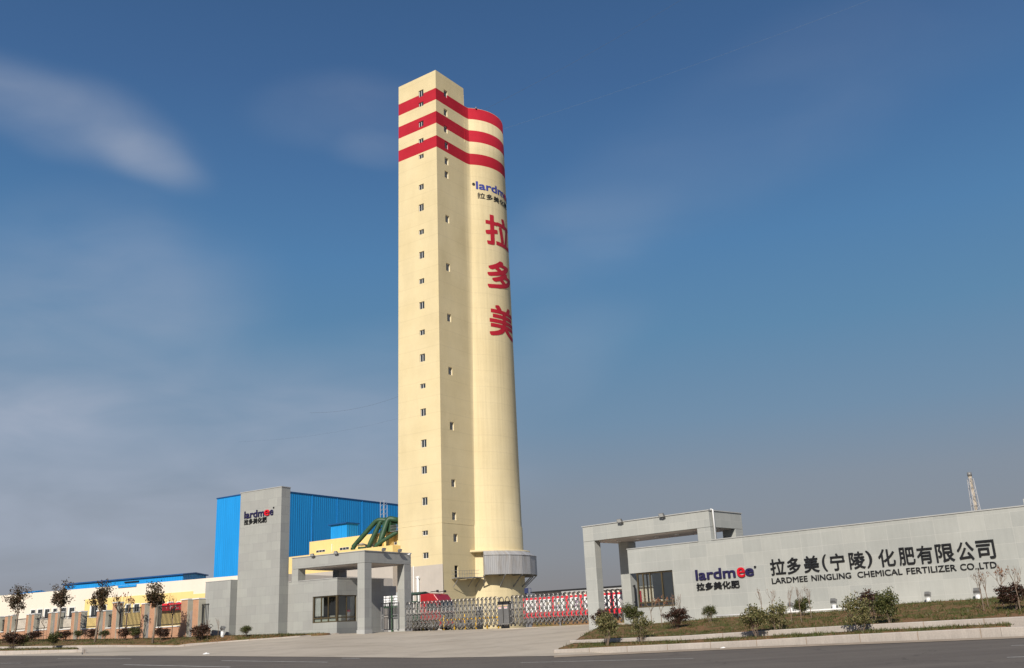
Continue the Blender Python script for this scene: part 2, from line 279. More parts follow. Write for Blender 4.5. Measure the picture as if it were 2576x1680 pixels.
# ------------------------------------------------------------------ mesh building
class MB:
    def __init__(s, fr=WF): s.v = []; s.f = []; s.uv = []; s.mi = []; s.fr = fr; s.cur = 0; s.sm = []; s.smooth = False
    def face(s, pts, uv=None):
        i = len(s.v); s.v += [tuple(p) for p in pts]; s.f.append(tuple(range(i, i + len(pts))))
        if uv is None:
            a, b, c = Vector(pts[0]), Vector(pts[1]), Vector(pts[2]); n = (b - a).cross(c - a)
            ax, ay, az = abs(n.x), abs(n.y), abs(n.z)
            if az >= ax and az >= ay: uv = [(p[0], p[1]) for p in pts]
            elif ay >= ax: uv = [(p[0], p[2]) for p in pts]
            else: uv = [(p[1], p[2]) for p in pts]
        s.uv.append(uv); s.mi.append(s.cur); s.sm.append(s.smooth)
    def box(s, x0, x1, y0, y1, z0, z1, skip=''):
        if x0 > x1: x0, x1 = x1, x0
        if y0 > y1: y0, y1 = y1, y0
        if z0 > z1: z0, z1 = z1, z0
        p = lambda a, b, c: (a, b, c)
        if 'f' not in skip: s.face([p(x0, y0, z0), p(x1, y0, z0), p(x1, y0, z1), p(x0, y0, z1)])
        if 'r' not in skip: s.face([p(x1, y0, z0), p(x1, y1, z0), p(x1, y1, z1), p(x1, y0, z1)])
        if 'b' not in skip: s.face([p(x1, y1, z0), p(x0, y1, z0), p(x0, y1, z1), p(x1, y1, z1)])
        if 'l' not in skip: s.face([p(x0, y1, z0), p(x0, y0, z0), p(x0, y0, z1), p(x0, y1, z1)])
        if 't' not in skip: s.face([p(x0, y0, z1), p(x1, y0, z1), p(x1, y1, z1), p(x0, y1, z1)])
        if 'd' not in skip: s.face([p(x0, y1, z0), p(x1, y1, z0), p(x1, y0, z0), p(x0, y0, z0)])
        return s
    def hexa(s, q):     # 8 corners: bottom 4 then top 4 (ccw)
        b, t = q[:4], q[4:]
        s.face(list(reversed(b))); s.face(t)
        for i in range(4): j = (i + 1) % 4; s.face([b[i], b[j], t[j], t[i]])
        return s
    def tube(s, pts, r, n=8, cap=True, r1=None):
        pts = [Vector(p) for p in pts]; sm = s.smooth; s.smooth = n > 5; rings = []; N = len(pts)
        up = Vector((0, 0, 1))
        for i, p in enumerate(pts):
            d = (pts[min(i + 1, N - 1)] - pts[max(i - 1, 0)]).normalized()
            ref = up if abs(d.z) < .95 else Vector((1, 0, 0))
            u = d.cross(ref).normalized(); w = u.cross(d)
            rr = r if r1 is None else lerp(r, r1, i / max(1, N - 1))
            rings.append([p + (u * cos(2 * pi * k / n) + w * sin(2 * pi * k / n)) * rr for k in range(n)])
        L = 0
        for i in range(N - 1):
            dl = (pts[i + 1] - pts[i]).length
            for k in range(n):
                j = (k + 1) % n; s.face([rings[i][k], rings[i + 1][k], rings[i + 1][j], rings[i][j]], [(k / n, L), (k / n, L + dl), ((k + 1) / n, L + dl), ((k + 1) / n, L)])
            L += dl
        s.smooth = False
        if cap: s.face(rings[0]); s.face(list(reversed(rings[-1])))
        s.smooth = sm; return s
    def bar(s, a, b, w, h=None):      # rectangular bar between two points
        a, b = Vector(a), Vector(b); h = h or w; d = (b - a).normalized(); ref = Vector((0, 0, 1)) if abs(d.z) < .9 else Vector((0, 1, 0))
        u = d.cross(ref).normalized() * w / 2; v = u.cross(d).normalized() * h / 2
        s.hexa([a - u - v, a + u - v, a + u + v, a - u + v, b - u - v, b + u - v, b + u + v, b - u + v]); return s
    def cyl(s, c, r, z0, z1, n=16, r1=None):
        s.tube([(c[0], c[1], z0), (c[0], c[1], z1)], r, n, True, r1); return s
    def prism(s, poly, axis, lo, hi):  # poly in the other two axes, extruded along axis
        def mk(u, v, w): return (w, u, v) if axis == 'x' else ((u, w, v) if axis == 'y' else (u, v, w))
        A = [mk(u, v, lo) for u, v in poly]; B = [mk(u, v, hi) for u, v in poly]
        s.face(list(reversed(A))); s.face(B)
        for i in range(len(poly)): j = (i + 1) % len(poly); s.face([A[i], A[j], B[j], B[i]])
        return s
    def build(s, name, mats, parent=None, bevel=0., recalc=True):
        if not isinstance(mats, (list, tuple)): mats = [mats]
        me = bpy.data.meshes.new(name)
        inv = root_inv(parent) if parent is not None else Matrix.Identity(4)
        me.from_pydata([inv @ s.fr.w(p) for p in s.v], [], s.f)
        ul = me.uv_layers.new(name='UVMap'); k = 0
        flat = [c for u in s.uv for xy in u for c in xy]; ul.data.foreach_set('uv', flat)
        me.polygons.foreach_set('material_index', s.mi); me.polygons.foreach_set('use_smooth', s.sm)
        for m_ in mats: me.materials.append(M[m_] if isinstance(m_, str) else m_)
        bm = bmesh.new(); bm.from_mesh(me); bmesh.ops.remove_doubles(bm, verts=bm.verts, dist=.0005)
        if recalc: bmesh.ops.recalc_face_normals(bm, faces=bm.faces)
        bm.to_mesh(me); bm.free(); me.update()
        o = bpy.data.objects.new(name, me); COL.objects.link(o)
        if parent is not None: o.parent = parent
        if bevel:
            b = o.modifiers.new('bevel', 'BEVEL'); b.width = bevel; b.segments = 2; b.limit_method = 'ANGLE'; b.angle_limit = radians(40)
        return o
def root_inv(p):
    m = Matrix.Identity(4)
    while p is not None:
        m = (Matrix.Translation(p.location) @ p.rotation_euler.to_matrix().to_4x4()) @ m if True else m; p = p.parent
    return m.inverted()
def tag(o, label, cat, group=None):
    o['label'] = label; o['category'] = cat
    if group: o['group'] = group
    return o
def thing(name, label, cat, loc, rotz=0., group=None):
    o = bpy.data.objects.new(name, None); o.empty_display_size = .3; COL.objects.link(o); o.location = loc; o.rotation_euler = (0, 0, rotz)
    return tag(o, label, cat, group)
def struct(o): o['kind'] = 'structure'; return o
def stuff(o): o['kind'] = 'stuff'; return o
def copy_tree(o, parent=None):
    c = o.copy(); COL.objects.link(c)
    if parent is not None: c.parent = parent; c.matrix_parent_inverse = o.matrix_parent_inverse.copy()
    for ch in [x for x in KIDS.get(o.name, [])]: copy_tree(ch, c)
    return c
KIDS = {}
def learn(o):      # remember the parts of a prototype before copying it
    KIDS[o.name] = [x for x in COL.objects if x.parent == o]
    for x in KIDS[o.name]: learn(x)
def place(proto, first, loc, rotz, scale, label, group=None):
    o = proto if first else copy_tree(proto)
    o.location = loc; o.rotation_euler = (0, 0, rotz); o.scale = (scale,) * 3 if not isinstance(scale, tuple) else scale
    o['label'] = label
    if group: o['group'] = group
    return o
# lettering: a text laid in the local a/z plane, returned as 2D faces scaled into a box
def glyphs(txt, bold=0.0, space=1.0):
    v, f = glyphs0(txt, space)
    if bold <= 0: return [(v, f)]
    return [(v, f)] + [([(x + bold * i, y + bold * j) for x, y in v], f) for i in (-1, 0, 1) for j in (-1, 0, 1) if i or j]
def glyphs0(txt, space=1.0):
    c = bpy.data.curves.new('t', 'FONT'); c.body = txt; c.size = 1; c.space_character = space; c.resolution_u = 4; c.fill_mode = 'FRONT'
    o = bpy.data.objects.new('t', c); COL.objects.link(o); dg = bpy.context.evaluated_depsgraph_get(); dg.update()
    me = bpy.data.meshes.new_from_object(o.evaluated_get(dg))
    v = [(p.co.x, p.co.y) for p in me.vertices]; f = [tuple(p.vertices) for p in me.polygons]
    bpy.data.objects.remove(o); bpy.data.curves.remove(c); bpy.data.meshes.remove(me); return v, f
def fit(v, a0, a1, z0, z1):
    al = [p for vv, _ in v for p in vv]; mx, Mx, my, My = min(p[0] for p in al), max(p[0] for p in al), min(p[1] for p in al), max(p[1] for p in al)
    return [([(a0 + (x - mx) / (Mx - mx) * (a1 - a0), z0 + (y - my) / (My - my) * (z1 - z0)) for x, y in vv], ff_) for vv, ff_ in v]
def letters(fr, items, b, depth, name, mat, parent):   # items: fitted (v,f); front face at b-depth
    me = bpy.data.meshes.new(name); bm = bmesh.new(); inv = root_inv(parent)
    for k, (v, f) in enumerate([w for it in items for w in it]):
        vs = [bm.verts.new((x, b - depth - .0025 * k, z)) for x, z in v]
        for q in f:
            try: bm.faces.new([vs[i] for i in q])
            except ValueError: pass
    bmesh.ops.remove_doubles(bm, verts=bm.verts, dist=.0002)
    r = bmesh.ops.extrude_face_region(bm, geom=list(bm.faces)); vv = [x for x in r['geom'] if isinstance(x, bmesh.types.BMVert)]
    bmesh.ops.translate(bm, verts=vv, vec=(0, depth, 0)); bmesh.ops.recalc_face_normals(bm, faces=bm.faces)
    for x in bm.verts: x.co = inv @ fr.w(x.co)
    bm.to_mesh(me); bm.free(); me.materials.append(M[mat]); o = bpy.data.objects.new(name, me); COL.objects.link(o); o.parent = parent; return o

# ------------------------------------------------------------------ frames of the three building groups
RF = Frame(at(2512, 1502, 39), -42.67)      # right gatehouse and sign wall (front plane b = 0)
LF = Frame(at(917, 1590, 64), -31.37)       # left gatehouse and pylon
TF = Frame(at(1116, 1510, 160), -34.94)     # tower (corner of the stair shaft at the origin)

# ------------------------------------------------------------------ ground sheets
def rtab(tab, px):                          # rows are (px, py, depth); straight lines stay straight in 1/depth
    return interp([(t[0], t[1]) for t in tab], px), 1 / interp([(t[0], 1 / t[2]) for t in tab], px)
class Patch:
    def __init__(s, A, B): s.A, s.B = A, B
    def ends(s, px): ya, da = rtab(s.A, px); yb, db = rtab(s.B, px); return at(px, ya, da), at(px, yb, db)
    def hit(s, px, py):
        A, B = s.ends(px); d = ray(px, py); den = (B.z - A.z) - d.z * (B.y - A.y)
        t = (d.z * A.y - (A.z - EYE.z)) / den; return A.lerp(B, t)
    def mesh(s, name, mat, px0, px1, n=40, m=6, lift=0., rough=0., skirt=0., dens=None):
        mb = MB(); rows = []; rnd = random.Random(5)
        for i in range(n + 1):
            px = lerp(px0, px1, i / n); A, B = s.ends(px); col = []
            for j in range(m + 1):
                p = A.lerp(B, j / m); p.z += lift
                if rough and 0 < j < m and 0 < i < n: p.z += rnd.uniform(-rough, rough)
                col.append(p)
            if skirt: col = [Vector((col[0].x, col[0].y, col[0].z - skirt))] + col + [Vector((col[-1].x, col[-1].y, col[-1].z - skirt))]
            rows.append(col)
        mb.smooth = rough > 0
        for i in range(n):
            for j in range(len(rows[0]) - 1): mb.face([rows[i][j], rows[i + 1][j], rows[i + 1][j + 1], rows[i][j + 1]], [(q.x, q.y) for q in (rows[i][j], rows[i + 1][j], rows[i + 1][j + 1], rows[i][j + 1])])
        if skirt:
            for c in (rows[0], rows[-1]):
                mb.smooth = False
                for j in range(1, len(c) - 2): mb.face([c[j], c[j + 1], c[j + 1] - Vector((0, 0, skirt)), c[j] - Vector((0, 0, skirt))])
        return struct(mb.build(name, mat))
def rdep(px, py, b): d = ray(px, py); return (b - (EYE.xy - RF.o).dot(RF.n)) / d.xy.dot(RF.n)
def rrow(pts, b): return [(x, y, rdep(x, y, b)) for x, y in pts]
KR_BASE = rrow([(1394, 1648), (1750, 1632), (2100, 1618), (2520, 1602)], -9.7)
KR_TOP = rrow([(1394, 1634), (1900, 1610), (2100, 1598), (2520, 1577.7)], -9.7)
KI_BASE = rrow([(1433, 1618), (1700, 1611.5), (2100, 1591), (2640, 1563)], -8.3)
KI_TOP = rrow([(1433, 1610.5), (1700, 1600), (2100, 1574.8), (2640, 1547)], -8.3)
BED_B = rrow([(1518, 1573), (1635, 1568.6), (1720, 1562), (1800, 1554), (2125, 1536), (2271, 1518), (2512, 1503), (2640, 1495)], -.7)
def back(row, db, dz=0):      # the same row moved db metres back (kept level)
    r = []
    for x, y, d in row:
        p = at(x, y, d); q = RF.loc(p); q.y += db; w = RF.w(q); w.z += dz; v = w - EYE
        c = Vector((v.dot(_r2), v.dot(_u2), v.dot(_fw))); r.append((CX + F_PX * c.x / c.z, CY - F_PX * c.y / c.z, w.y))
    return r
def kerb(base, top, width, px0, px1, name='kerb', n=40):
    mb = MB(); rows = []; L = 0; prev = None
    pf = Patch(base, top)
    for i in range(n + 1):
        A, B = pf.ends(lerp(px0, px1, i / n)); B = Vector((A.x, A.y, B.z)); nrm = RF.n
        if prev is not None: L += (A - prev).length
        prev = A; f = Vector((nrm.x, nrm.y, 0)); A2 = A - Vector((0, 0, .15))
        rows.append((L, A2, B - Vector((0, 0, .025)), B + f * .03, B + f * width, A2 + f * width))
    for r0, r1 in zip(rows, rows[1:]):
        h = 0
        for j in range(1, 5):
            h1 = h + (r0[j + 1] - r0[j]).length
            mb.face([r0[j], r1[j], r1[j + 1], r0[j + 1]], [(r0[0], h), (r1[0], h), (r1[0], h1), (r0[0], h1)]); h = h1
    for r in (rows[0], rows[-1]): mb.face(r[1:])
    return struct(mb.build(name, 'kerb_joint'))
bricks('kerb_joint', (.58, .52, .465), (.53, .47, .42), (.42, .33, .26), 1.9, 9.0, .02, .0, .85, .22, .3, .18)

road_edge = [(-80, 1651, 58), (0, 1649.6, 57), (206, 1649, 53)] + [(460, 1650, 50.5), (1080, 1655, 44.2), (1394, 1650, 40.6)] + [(x, y + 1.5, d - .25) for x, y, d in KR_BASE[1:]] + [(2680, 1597, rdep(2680, 1597, -9.9))]
road_near = [(-80, 1710, 36), (700, 1710, 28), (1288, 1710, 22), (2000, 1710, 17), (2680, 1710, 14)]
ROAD = Patch(road_near, road_edge)
ROAD.mesh('road', 'asphalt', -80, 2680, 60, 8)
# the road runs on to both sides and up to the camera
mb = MB()
nearpts = [Vector((-400, 330, 2.5))] + [at(x, y, d) for x, y, d in road_near] + [Vector((40, -15, -.1))]
far = [Vector((-300, -60, -.3)), Vector((-60, -60, -.3)), Vector((-20, -40, -.3)), Vector((0, -20, -.3)), Vector((10, -20, -.3)), Vector((20, -25, -.3)), Vector((30, -60, -.3))]
for k in range(1, len(nearpts) - 2): mb.face([far[k], far[k + 1], nearpts[k + 1], nearpts[k]])
mb.face([nearpts[5], far[5], far[6], at(2680, 1597, rdep(2680, 1597, -9.9))])
struct(mb.build('road', 'asphalt'))
mb = MB(); e0 = at(-80, 1651, 58); n0 = at(-80, 1710, 36); dv = (e0 - at(206, 1649, 53)).normalized() * 260; dv.z = 1.2
mb.face([n0, e0, e0 + dv, n0 + dv]); struct(mb.build('road', 'asphalt'))

drive_low = [(x, y - .2, d + .02) for x, y, d in road_edge[2:6]] + [(1480, 1647, 39.5)]
drive_up = [(206, 1629, 61.5), (460, 1626.5, 61), (560, 1616, 61.5), (750, 1602.5, 62.5), (848, 1594.5, 64.5), (1022, 1588, 66.8), (1290, 1580, 62), (1480, 1572.5, 57), (1640, 1566, 54)]
DRIVE = Patch(drive_low, drive_up)
DRIVE.mesh('driveway', 'concrete', 206, 1560, 60, 12, .006)
_a, _b = at(1022, 1586, 66.6), at(1568, 1564, 56.6); YD = Frame((_a.x, _a.y), math.degrees(atan2(_b.y - _a.y, _b.x - _a.x)))
mb = MB(YD); mb.box(-45, 60, -.25, 260, .5, 1.31); struct(mb.build('yard', 'concrete'))
# gutter between left island and asphalt
GUT = Patch([(-80, 1651.2, 58), (0, 1649.8, 57), (206, 1649.2, 53)], [(-80, 1650, 61.5), (0, 1648.5, 60), (150, 1641, 56.5), (206, 1640.5, 55)])
GUT.mesh('gutter', 'concrete', -80, 206, 8, 2, .004)
# ground sheet to the horizon
mb = MB(); xs = [-4000, -1500, -600, -300, -150, -100, -60, -40, -20, 0, 20, 40, 60, 100, 200, 600, 1500, 4000]; ys = [-1500, -300, -60, -20, 0, 10, 20, 30, 40, 50, 60, 80, 120, 200, 400, 1000, 2500, 5000]
def gz(x, y): return interp([(-60, -.8), (0, -.8), (18, -.75), (40, -.25), (60, .55), (400, 1.0)], y) 
for i in range(len(xs) - 1):
    for j in range(len(ys) - 1):
        mb.face([(x, y, gz(x, y)) for x, y in ((xs[i], ys[j]), (xs[i + 1], ys[j]), (xs[i + 1], ys[j + 1]), (xs[i], ys[j + 1]))])
struct(mb.build('ground', 'earth'))

# dusty gutter line along the outer kerb
DUST = Patch([(x, y + 4.5, ROAD.hit(x, y + 4.5).y) for x, y, d in road_edge if x >= 1394], [(x, y - .6, d + .05) for x, y, d in road_edge if x >= 1394]); DUST.mesh('gutter', 'dust', 1394, 2600, 50, 2, .012, .004)
# right planting beds with their kerbs
kerb(KR_BASE, KR_TOP, .28, 1394, 2520)
kerb(KI_BASE, KI_TOP, .25, 1433, 2640)
STRIP = Patch(back(KR_TOP, .28, -.01), [(1396, 1633.2, rdep(1394, 1634, -9.4)), (1420, 1627, rdep(1420, 1627, -9.0))] + KI_BASE); STRIP.mesh('planting_strip', 'bed_soil', 1405, 2540, 60, 4, .01, .02, .3)
BED = Patch(back(KI_TOP, .25, -.01), BED_B); 
def bed_cols():
    # the left end of the bed runs diagonally back along the driveway
    mb = MB(); n, m_ = 90, 12; rnd = random.Random(3); grid = []
    for i in range(n + 1):
        t = i / n; pa = lerp(1446, 2640, t); pb = lerp(1518, 2640, t ** .97)
        ya, da = rtab(BED.A, pa); yb, db = rtab(BED.B, pb); A, B = at(pa, ya, da), at(pb, yb, db)
        grid.append([A.lerp(B, j / m_) + Vector((0, 0, (rnd.uniform(-.03, .04) if 0 < j < m_ else 0) + .04 * sin(pi * j / m_))) for j in range(m_ + 1)])
    mb.smooth = True
    for i in range(n):
        for j in range(m_):
            q = [grid[i][j], grid[i + 1][j], grid[i + 1][j + 1], grid[i][j + 1]]; mb.face(q, [(p.x, p.y) for p in q])
    mb.smooth = False; d = Vector((0, 0, .45))
    g = grid[0]
    for j in range(m_): mb.face([g[j], g[j + 1], g[j + 1] - d, g[j] - d])
    struct(mb.build('planting_bed', 'bed_soil')); return grid
BEDGRID = bed_cols()
# paved strip along the foot of the right wall
PATH = Patch([(x, y, d) for x, y, d in BED_B], back(BED_B, .72)); PATH.mesh('path', 'concrete', 1518, 2640, 40, 1, .0, 0, .3)
# end of the outer kerb turns the corner at the right
mb = MB(); p0 = at(2520, 1602, KR_BASE[-1][2]); z1 = at(2520, 1577.7, KR_BASE[-1][2]).z; q = RF.loc(p0)
mbR = MB(RF); mbR.prism([(q.x, q.y), (q.x + .75, q.y), (q.x + 2.3, q.y + .95), (q.x + 2.2, q.y + 1.2), (q.x + .7, q.y + .28), (q.x, q.y + .28)], 'z', q.z - .2, z1); struct(mbR.build('kerb', 'kerb_joint', bevel=.02))

# ------------------------------------------------------------------ left kerbs and bed
LO_BASE = [(-80, 1650.5, 61.5), (0, 1649.5, 60), (206, 1640, 55)]; LO_TOP = [(-80, 1638, 61.5), (0, 1637.5, 60), (206, 1633.5, 55)]
LI_BASE = [(-80, 1634, 66), (0, 1632, 65), (260, 1629, 61.5), (455, 1627.5, 60.8), (520, 1620.5, 61.2), (750, 1602.5, 62.4), (846, 1594.5, 64.3)]
LI_TOP = [(-80, 1627, 66), (0, 1626.6, 65), (260, 1622.7, 61.5), (455, 1623.8, 60.8), (463, 1619.5, 60.8), (520, 1616, 61.2), (750, 1599.5, 62.4), (846, 1592.2, 64.3)]
kerb(LO_BASE, LO_TOP, .25, -80, 206, 'kerb', 20); kerb(LI_BASE, LI_TOP, .22, -80, 846, 'kerb', 60)
LSTRIP = Patch([(x, y - .6, d + .25) for x, y, d in LO_TOP], LI_BASE); LSTRIP.mesh('planting_strip', 'bed_soil', -80, 196, 30, 3, .01, .02, .3)
LB_BACK = [(-80, 1611, 92), (7, 1607, 83), (175, 1608, 74), (300, 1606.5, 69), (481, 1602, 63.6), (512, 1599, 61.9), (590, 1597.4, 62.3), (700, 1595, 62.6), (815, 1592.7, 63.2), (848, 1591.5, 64.5)]
LBED = Patch([(x, y - .5, d + .22) for x, y, d in LI_TOP], LB_BACK); LBED.mesh('planting_bed', 'bed_soil', -80, 830, 80, 5, .0, .03, .2)

# lane markings and a scrap of litter
def mark(x0, y0, x1, y1, w=.12):
    A, B = ROAD.hit(x0, y0), ROAD.hit(x1, y1); d = (B - A).normalized(); s = Vector((-d.y, d.x, 0)).normalized() * w / 2; up = Vector((0, 0, .006))
    mb = MB(); n = 12
    for i in range(n):
        a, b = lerp(x0, x1, i / n), lerp(x0, x1, (i + 1) / n); a_, b_ = ROAD.hit(a, lerp(y0, y1, i / n)), ROAD.hit(b, lerp(y0, y1, (i + 1) / n))
        mb.face([a_ - s + up, b_ - s + up, b_ + s + up, a_ + s + up])
    return struct(mb.build('lane_marking', 'lane_white'))
for q in ((144, 1657, 330, 1656.7), (557, 1662, 824, 1665.8), (-30, 1669.3, 52, 1668.2), (310, 1672, 579, 1678.2), (1310, 1667, 1745, 1656.3), (2544, 1624.3, 2600, 1622.6), (2533, 1654, 2600, 1652), (860, 1650.6 + 5, 905, 1656.2)): mark(*q)

# ================================================================== TOWER
Rc = 8.0
zb1 = [(TF.front('C7', 279, 207).z, TF.front('C7', 279, 147).z), (TF.front('C7', 281, 329).z, TF.front('C7', 281, 267).z), (TF.front('C7', 283, 453).z, TF.front('C7', 283, 393).z)]
ZT = TF.front('C7', 278, 54).z
def shx(z): return 1.05 * (z - 16) / 88.0        # the photograph shows the shaft drifting very slightly off plumb
ZC = TF.side('C7', 425, 238, shx(98)).z
BR1 = TF.side('C7', 425, 150, shx(ZT)).y
def br(z): return lerp(9.35, BR1, (z - 16) / 88.0)
m = MN('tower_render'); co = m.co('Object')
c = m.mix(m.noise(co, .12, 5, .6, .35, .65), (.70, .58, .345), (.75, .63, .39))
c = m.mul(c, m.noise(m.co('UV', (.7, .02, 1)), 2.2, 5, .65, .42, .75, 1.0, .86)); c = m.mul(c, m.noise(m.co('UV', (.02, .45, 1)), 1.0, 3, .5, .40, .62, 1.0, .975)); c = m.mul(c, m.noise(co, 5, 4, .7, .3, .7, .95, 1.02))
red = m.mix(m.noise(co, .3, 4, .6, .35, .65), (.40, .012, .026), (.46, .016, .034))
sp = m.n('ShaderNodeSeparateXYZ'); m.l(m.co('Object'), sp.inputs[0]); mask = None
for lo, hi in zb1:
    g = m.n('ShaderNodeMath', operation='GREATER_THAN', i_1=lo); h = m.n('ShaderNodeMath', operation='LESS_THAN', i_1=hi); m.l(sp.outputs[2], g.inputs[0]); m.l(sp.outputs[2], h.inputs[0])
    k = m.n('ShaderNodeMath', operation='MULTIPLY'); m.l(g.outputs[0], k.inputs[0]); m.l(h.outputs[0], k.inputs[1])
    if mask is None: mask = k.outputs[0]
    else: a_ = m.n('ShaderNodeMath', operation='ADD'); m.l(mask, a_.inputs[0]); m.l(k.outputs[0], a_.inputs[1]); mask = a_.outputs[0]
wj = m.n('ShaderNodeTexWave', wave_type='BANDS', bands_direction='Z', i_Scale=.105, i_Distortion=.15); m.l(co, wj.inputs[0]); rj = m.n('ShaderNodeMapRange', i_1=.985, i_2=1.0, i_3=1.0, i_4=.94); m.l(wj.outputs[1], rj.inputs[0]); c = m.mul(c, rj.outputs[0]); red = m.mul(red, rj.outputs[0])
m.col(m.mix(mask, c, red)); m.set(.75, 0, .25); m.bump(m.noise(co, 3, 5, .7), .12, .03); M['tower_render'] = m.m
GZ = 1.3
tw = thing('prilling_tower', 'very tall cream tower, square shaft joined to round silo, three red bands near its top', 'tower', TF.w((0, 0, 0)), TF.yaw)
tr = Vector((0, 0, 0)); tw.location.z = 0
ZL = TF.front('C3', 655, 142).z                       # ledge where the lower part is slightly thicker
A0 = -9.75
def shaft(z0, z1, grow, mat='tower_render'):
    mb = MB(TF); q = []
    for z in (z0, z1):
        s = shx(z); l = lerp(A0, -8.42 - shx(ZT) * 0, (z - 16) / 88.0)
        q += [(l - grow, -grow, z), (s + grow, -grow, z), (s + grow, 10.5, z), (l - grow, 10.5, z)]
    mb.hexa(q); return mb
ZG = TF.front('C3', 500, 612).z
# Front openings in the shaft are set as recessed windows
wins_f = [('C7', 205, 175, 22, 34), ('C7', 205, 232, 22, 22), ('C7', 205, 334, 22, 28), ('C7', 205, 421, 22, 22), ('C7', 206, 503, 20, 22), ('C7', 206, 662, 20, 28), ('C7', 206, 769, 20, 36), ('C7', 207, 896, 20, 25), ('C7', 208, 1016, 20, 36), ('C7', 208, 1152, 20, 26), ('C7', 209, 1278, 22, 38), ('C7', 211, 1419, 22, 27),
          ('C8', 212, 103, 23, 40), ('C8', 214, 250, 23, 25), ('C8', 216, 387, 23, 39), ('C8', 219, 549, 23, 41), ('C8', 221, 687, 23, 41), ('C8', 224, 850, 24, 42), ('C8', 226, 1015, 24, 20), ('C8', 229, 1132, 25, 32)]
wins_s = [('C7', 333, 177, 15, 35), ('C7', 333, 275, 15, 34), ('C7', 334, 362, 15, 33), ('C7', 338, 446, 15, 35), ('C7', 338, 528, 15, 35), ('C7', 338, 598, 15, 35), ('C7', 342, 829, 16, 37), ('C7', 346, 1080, 16, 39), ('C7', 352, 1343, 16, 40),
          ('C8', 358, 172, 17, 40), ('C8', 366, 458, 17, 42), ('C8', 374, 755, 18, 40), ('C8', 378, 927, 18, 41), ('C8', 385, 1040, 18, 42)]
# shaft walls are built with real openings: columns of strips round each window
def wall_openings(mb, P0, holes, u0, u1, z0, z1, deep):
    """P0(u, d, z) -> point; holes = [(u0,u1,z0,z1)] stacked in one column"""
    hs = sorted(holes, key=lambda h: h[2]); z = z0
    def quad(a, b, lo, hi): mb.face([P0(a, 0, lo), P0(b, 0, lo), P0(b, 0, hi), P0(a, 0, hi)], [(a, lo), (b, lo), (b, hi), (a, hi)])
    for h in hs:
        if h[2] > z: quad(u0, u1, z, h[2])
        quad(u0, h[0], h[2], h[3]); quad(h[1], u1, h[2], h[3])
        a, b, lo, hi = h
        for p in (((a, 0, lo), (a, deep, lo), (a, deep, hi), (a, 0, hi)), ((b, 0, lo), (b, 0, hi), (b, deep, hi), (b, deep, lo)), ((a, 0, lo), (b, 0, lo), (b, deep, lo), (a, deep, lo)), ((a, 0, hi), (a, deep, hi), (b, deep, hi), (b, 0, hi)), ((a, deep, lo), (b, deep, lo), (b, deep, hi), (a, deep, hi))):
            mb.face([P0(*k) for k in p], [(k[0] + k[1], k[2]) for k in p])
        z = h[3]
    if z < z1: quad(u0, u1, z, z1)
def leftx(z): return lerp(A0, -8.42, (z - 16) / 88.0)
def Pf(u, d, z): return (leftx(z) + u * (shx(z) - leftx(z)), d, z)
def Ps(u, d, z): return (shx(z) - d, u, z)
FH, SH = [], []
for c_, x, y, w_, h_ in wins_f:
    p = TF.front(c_, x - w_ / 2, y + h_ / 2); q = TF.front(c_, x + w_ / 2, y - h_ / 2); pm = TF.front(c_, x, y)
    wd_ = q.x - p.x; zc = pm.z; hh = abs(TF.front(c_, x, y + h_ / 2).z - TF.front(c_, x, y - h_ / 2).z) * .5
    if hh < .4: hh = .4
    wu = 9.7; uc = (pm.x - leftx(zc)) / (shx(zc) - leftx(zc)); FH.append((uc - .62 / wu, uc + .62 / wu, zc - hh, zc + hh))
for c_, x, y, w_, h_ in wins_s:
    pm = TF.side(c_, x, y, shx(60)); hh = abs(TF.side(c_, x, y + h_ / 2, shx(60)).z - TF.side(c_, x, y - h_ / 2, shx(60)).z) * .5
    pm = TF.side(c_, x, y, shx(pm.z)); SH.append((pm.y - .55, pm.y + .55, pm.z - hh, pm.z + hh))
dr0 = TF.side('C3', 797, 745, 0); dr1 = TF.side('C3', 832, 614, 0); DOORH = (dr0.y, dr1.y, dr0.z, dr1.z)
mb = MB(TF); wall_openings(mb, Pf, FH, 0., 1., GZ - .3, ZT, .28)
_sh = [(h[0] / br(h[2]), h[1] / br(h[2]), h[2], h[3]) for h in SH + [DOORH]]
wall_openings(mb, lambda u, d, z: (shx(z) - d, u * br(z), z), _sh, 0., 1., GZ - .3, ZT, .32)
mb.face([(leftx(GZ), 0, GZ - .3), (leftx(ZT), 0, ZT), (leftx(ZT), br(ZT), ZT), (leftx(GZ), 12, GZ - .3)])
mb.face([(leftx(ZT), br(ZT), ZT), (shx(ZT), br(ZT), ZT), (shx(ZC), br(ZC), ZC - 8), (leftx(ZC), br(ZC), ZC - 8)])
mb.face([(leftx(ZT), 0, ZT), (shx(ZT), 0, ZT), (shx(ZT), br(ZT), ZT), (leftx(ZT), br(ZT), ZT)])
mb.build('stair_shaft', 'tower_render', tw)
